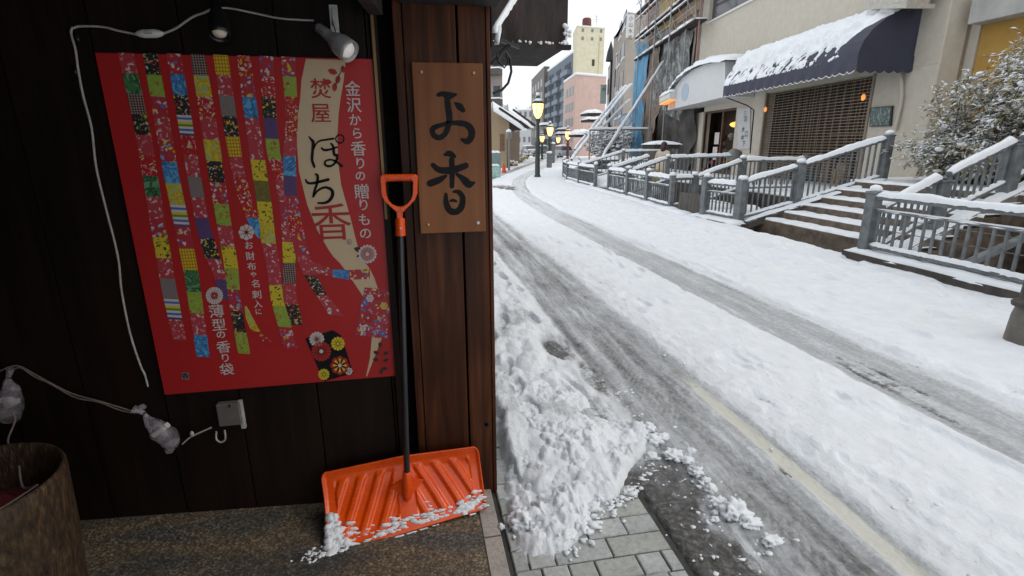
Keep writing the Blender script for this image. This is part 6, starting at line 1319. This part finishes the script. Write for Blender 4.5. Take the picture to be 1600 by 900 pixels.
# ------------------------------------------------------------------ a person on the ramp
def person(label, base, face, coat, hair):
    t = thing('person', label, 'person', tuple(base)); M0 = Matrix.Translation(base) @ Matrix.Rotation(face, 4, 'Z')
    J = {'pelvis': (0, 0, .86, .13), 'belly': (0, .02, 1.02, .125), 'chest': (0, .06, 1.22, .135), 'neck': (0, .10, 1.38, .055), 'chin': (0, .13, 1.43, .065), 'head': (0, .14, 1.51, .085), 'crown': (0, .13, 1.58, .06),
         'hl': (.09, 0, .80, .10), 'kl': (.10, .06, .46, .065), 'al': (.10, .00, .10, .042), 'tl': (.10, .13, .04, .035), 'hr': (-.09, 0, .80, .10), 'kr': (-.10, -.02, .46, .065), 'ar': (-.10, -.16, .12, .042), 'tr': (-.10, -.05, .04, .035),
         'sl': (.17, .05, 1.30, .065), 'el': (.22, .10, 1.04, .05), 'wl': (.17, .28, .95, .032), 'gl': (.15, .35, .95, .03), 'sr': (-.17, .05, 1.30, .065), 'er': (-.23, .02, 1.03, .05), 'wr': (-.19, .20, .90, .032), 'gr': (-.18, .27, .88, .03)}
    E_ = [('pelvis', 'belly'), ('belly', 'chest'), ('chest', 'neck'), ('neck', 'chin'), ('chin', 'head'), ('head', 'crown'), ('pelvis', 'hl'), ('hl', 'kl'), ('kl', 'al'), ('al', 'tl'), ('pelvis', 'hr'), ('hr', 'kr'), ('kr', 'ar'), ('ar', 'tr'), ('chest', 'sl'), ('sl', 'el'), ('el', 'wl'), ('wl', 'gl'), ('chest', 'sr'), ('sr', 'er'), ('er', 'wr'), ('wr', 'gr')]
    ks = list(J); me = bpy.data.meshes.new('body'); me.from_pydata([tuple(M0 @ Vector(J[k][:3])) for k in ks], [(ks.index(a), ks.index(b_)) for a, b_ in E_], []); o = bpy.data.objects.new('body', me); scn.collection.objects.link(o)
    md = o.modifiers.new('skin', 'SKIN')
    for k, sv in zip(ks, me.skin_vertices[0].data): sv.radius = (J[k][3],)*2; sv.use_root = k == 'pelvis'
    o.modifiers.new('sub', 'SUBSURF').levels = 2; o.modifiers['sub'].render_levels = 2
    bpy.context.view_layer.update(); m2 = bpy.data.meshes.new_from_object(o.evaluated_get(bpy.context.evaluated_depsgraph_get())); o.modifiers.clear(); o.data = m2; o.name = 'body'
    m2.transform(Matrix.Translation(-Vector(base)))
    skin = mat('skin', (.48, .30, .22), .6, .03, 10, 0); dark = mat('dark violet skirt', (.06, .045, .08)); m2.materials.clear()
    for q in (coat, dark, skin, M['black']): m2.materials.append(q)
    for p in m2.polygons:
        z = p.center.z; r_ = (M0.to_3x3().inverted() @ Vector(p.center)); p.use_smooth = True
        p.material_index = 2 if (z > 1.38 or abs(r_.x) > .13 and .85 < z < 1.0 and r_.y > .24) else (0 if z > .62 or abs(r_.x) > .15 else (1 if z > .12 else 3))
    o.parent = t
    mb = MB(); ring = []                                             # coat skirt and hair
    for z, r_ in ((1.22, .175), (1.05, .17), (.9, .20), (.7, .225), (.52, .235)): ring.append((r_, z))
    mb.lathe((0, .03, 0), ring, 20); mb.v = [tuple(M0 @ Vector(q)) for q in mb.v]; mb.build('coat', coat, t)
    mb = MB(); mb.blob((0, .11, 1.545), (.105, .115, .105), 2, 3, .1); mb.blob((0, .03, 1.43), (.09, .06, .14), 3, 3, .15); mb.v = [tuple(M0 @ Vector(q)) for q in mb.v]; mb.build('hair', hair, t)
    return t
person('person in a long beige coat with dark hair walking up the ramp behind the railings', gp(1036, 16.2, .0), R(-40), mat('beige coat', (.55, .47, .37), .8, .15, 20, .3), mat('dark red brown hair', (.035, .012, .012), .5, .3, 60, .3))
c = gp(1029, 15.9); mb = MB(); mb.box((c.x-.16, c.y, .42), (c.x+.14, c.y+.16, .78)); bevel(one('bag', mb, mat('patterned bag', (.42, .32, .05), .7, .8, 30), 'yellow and violet patterned bag held by the walking person', 'bag'), .04)
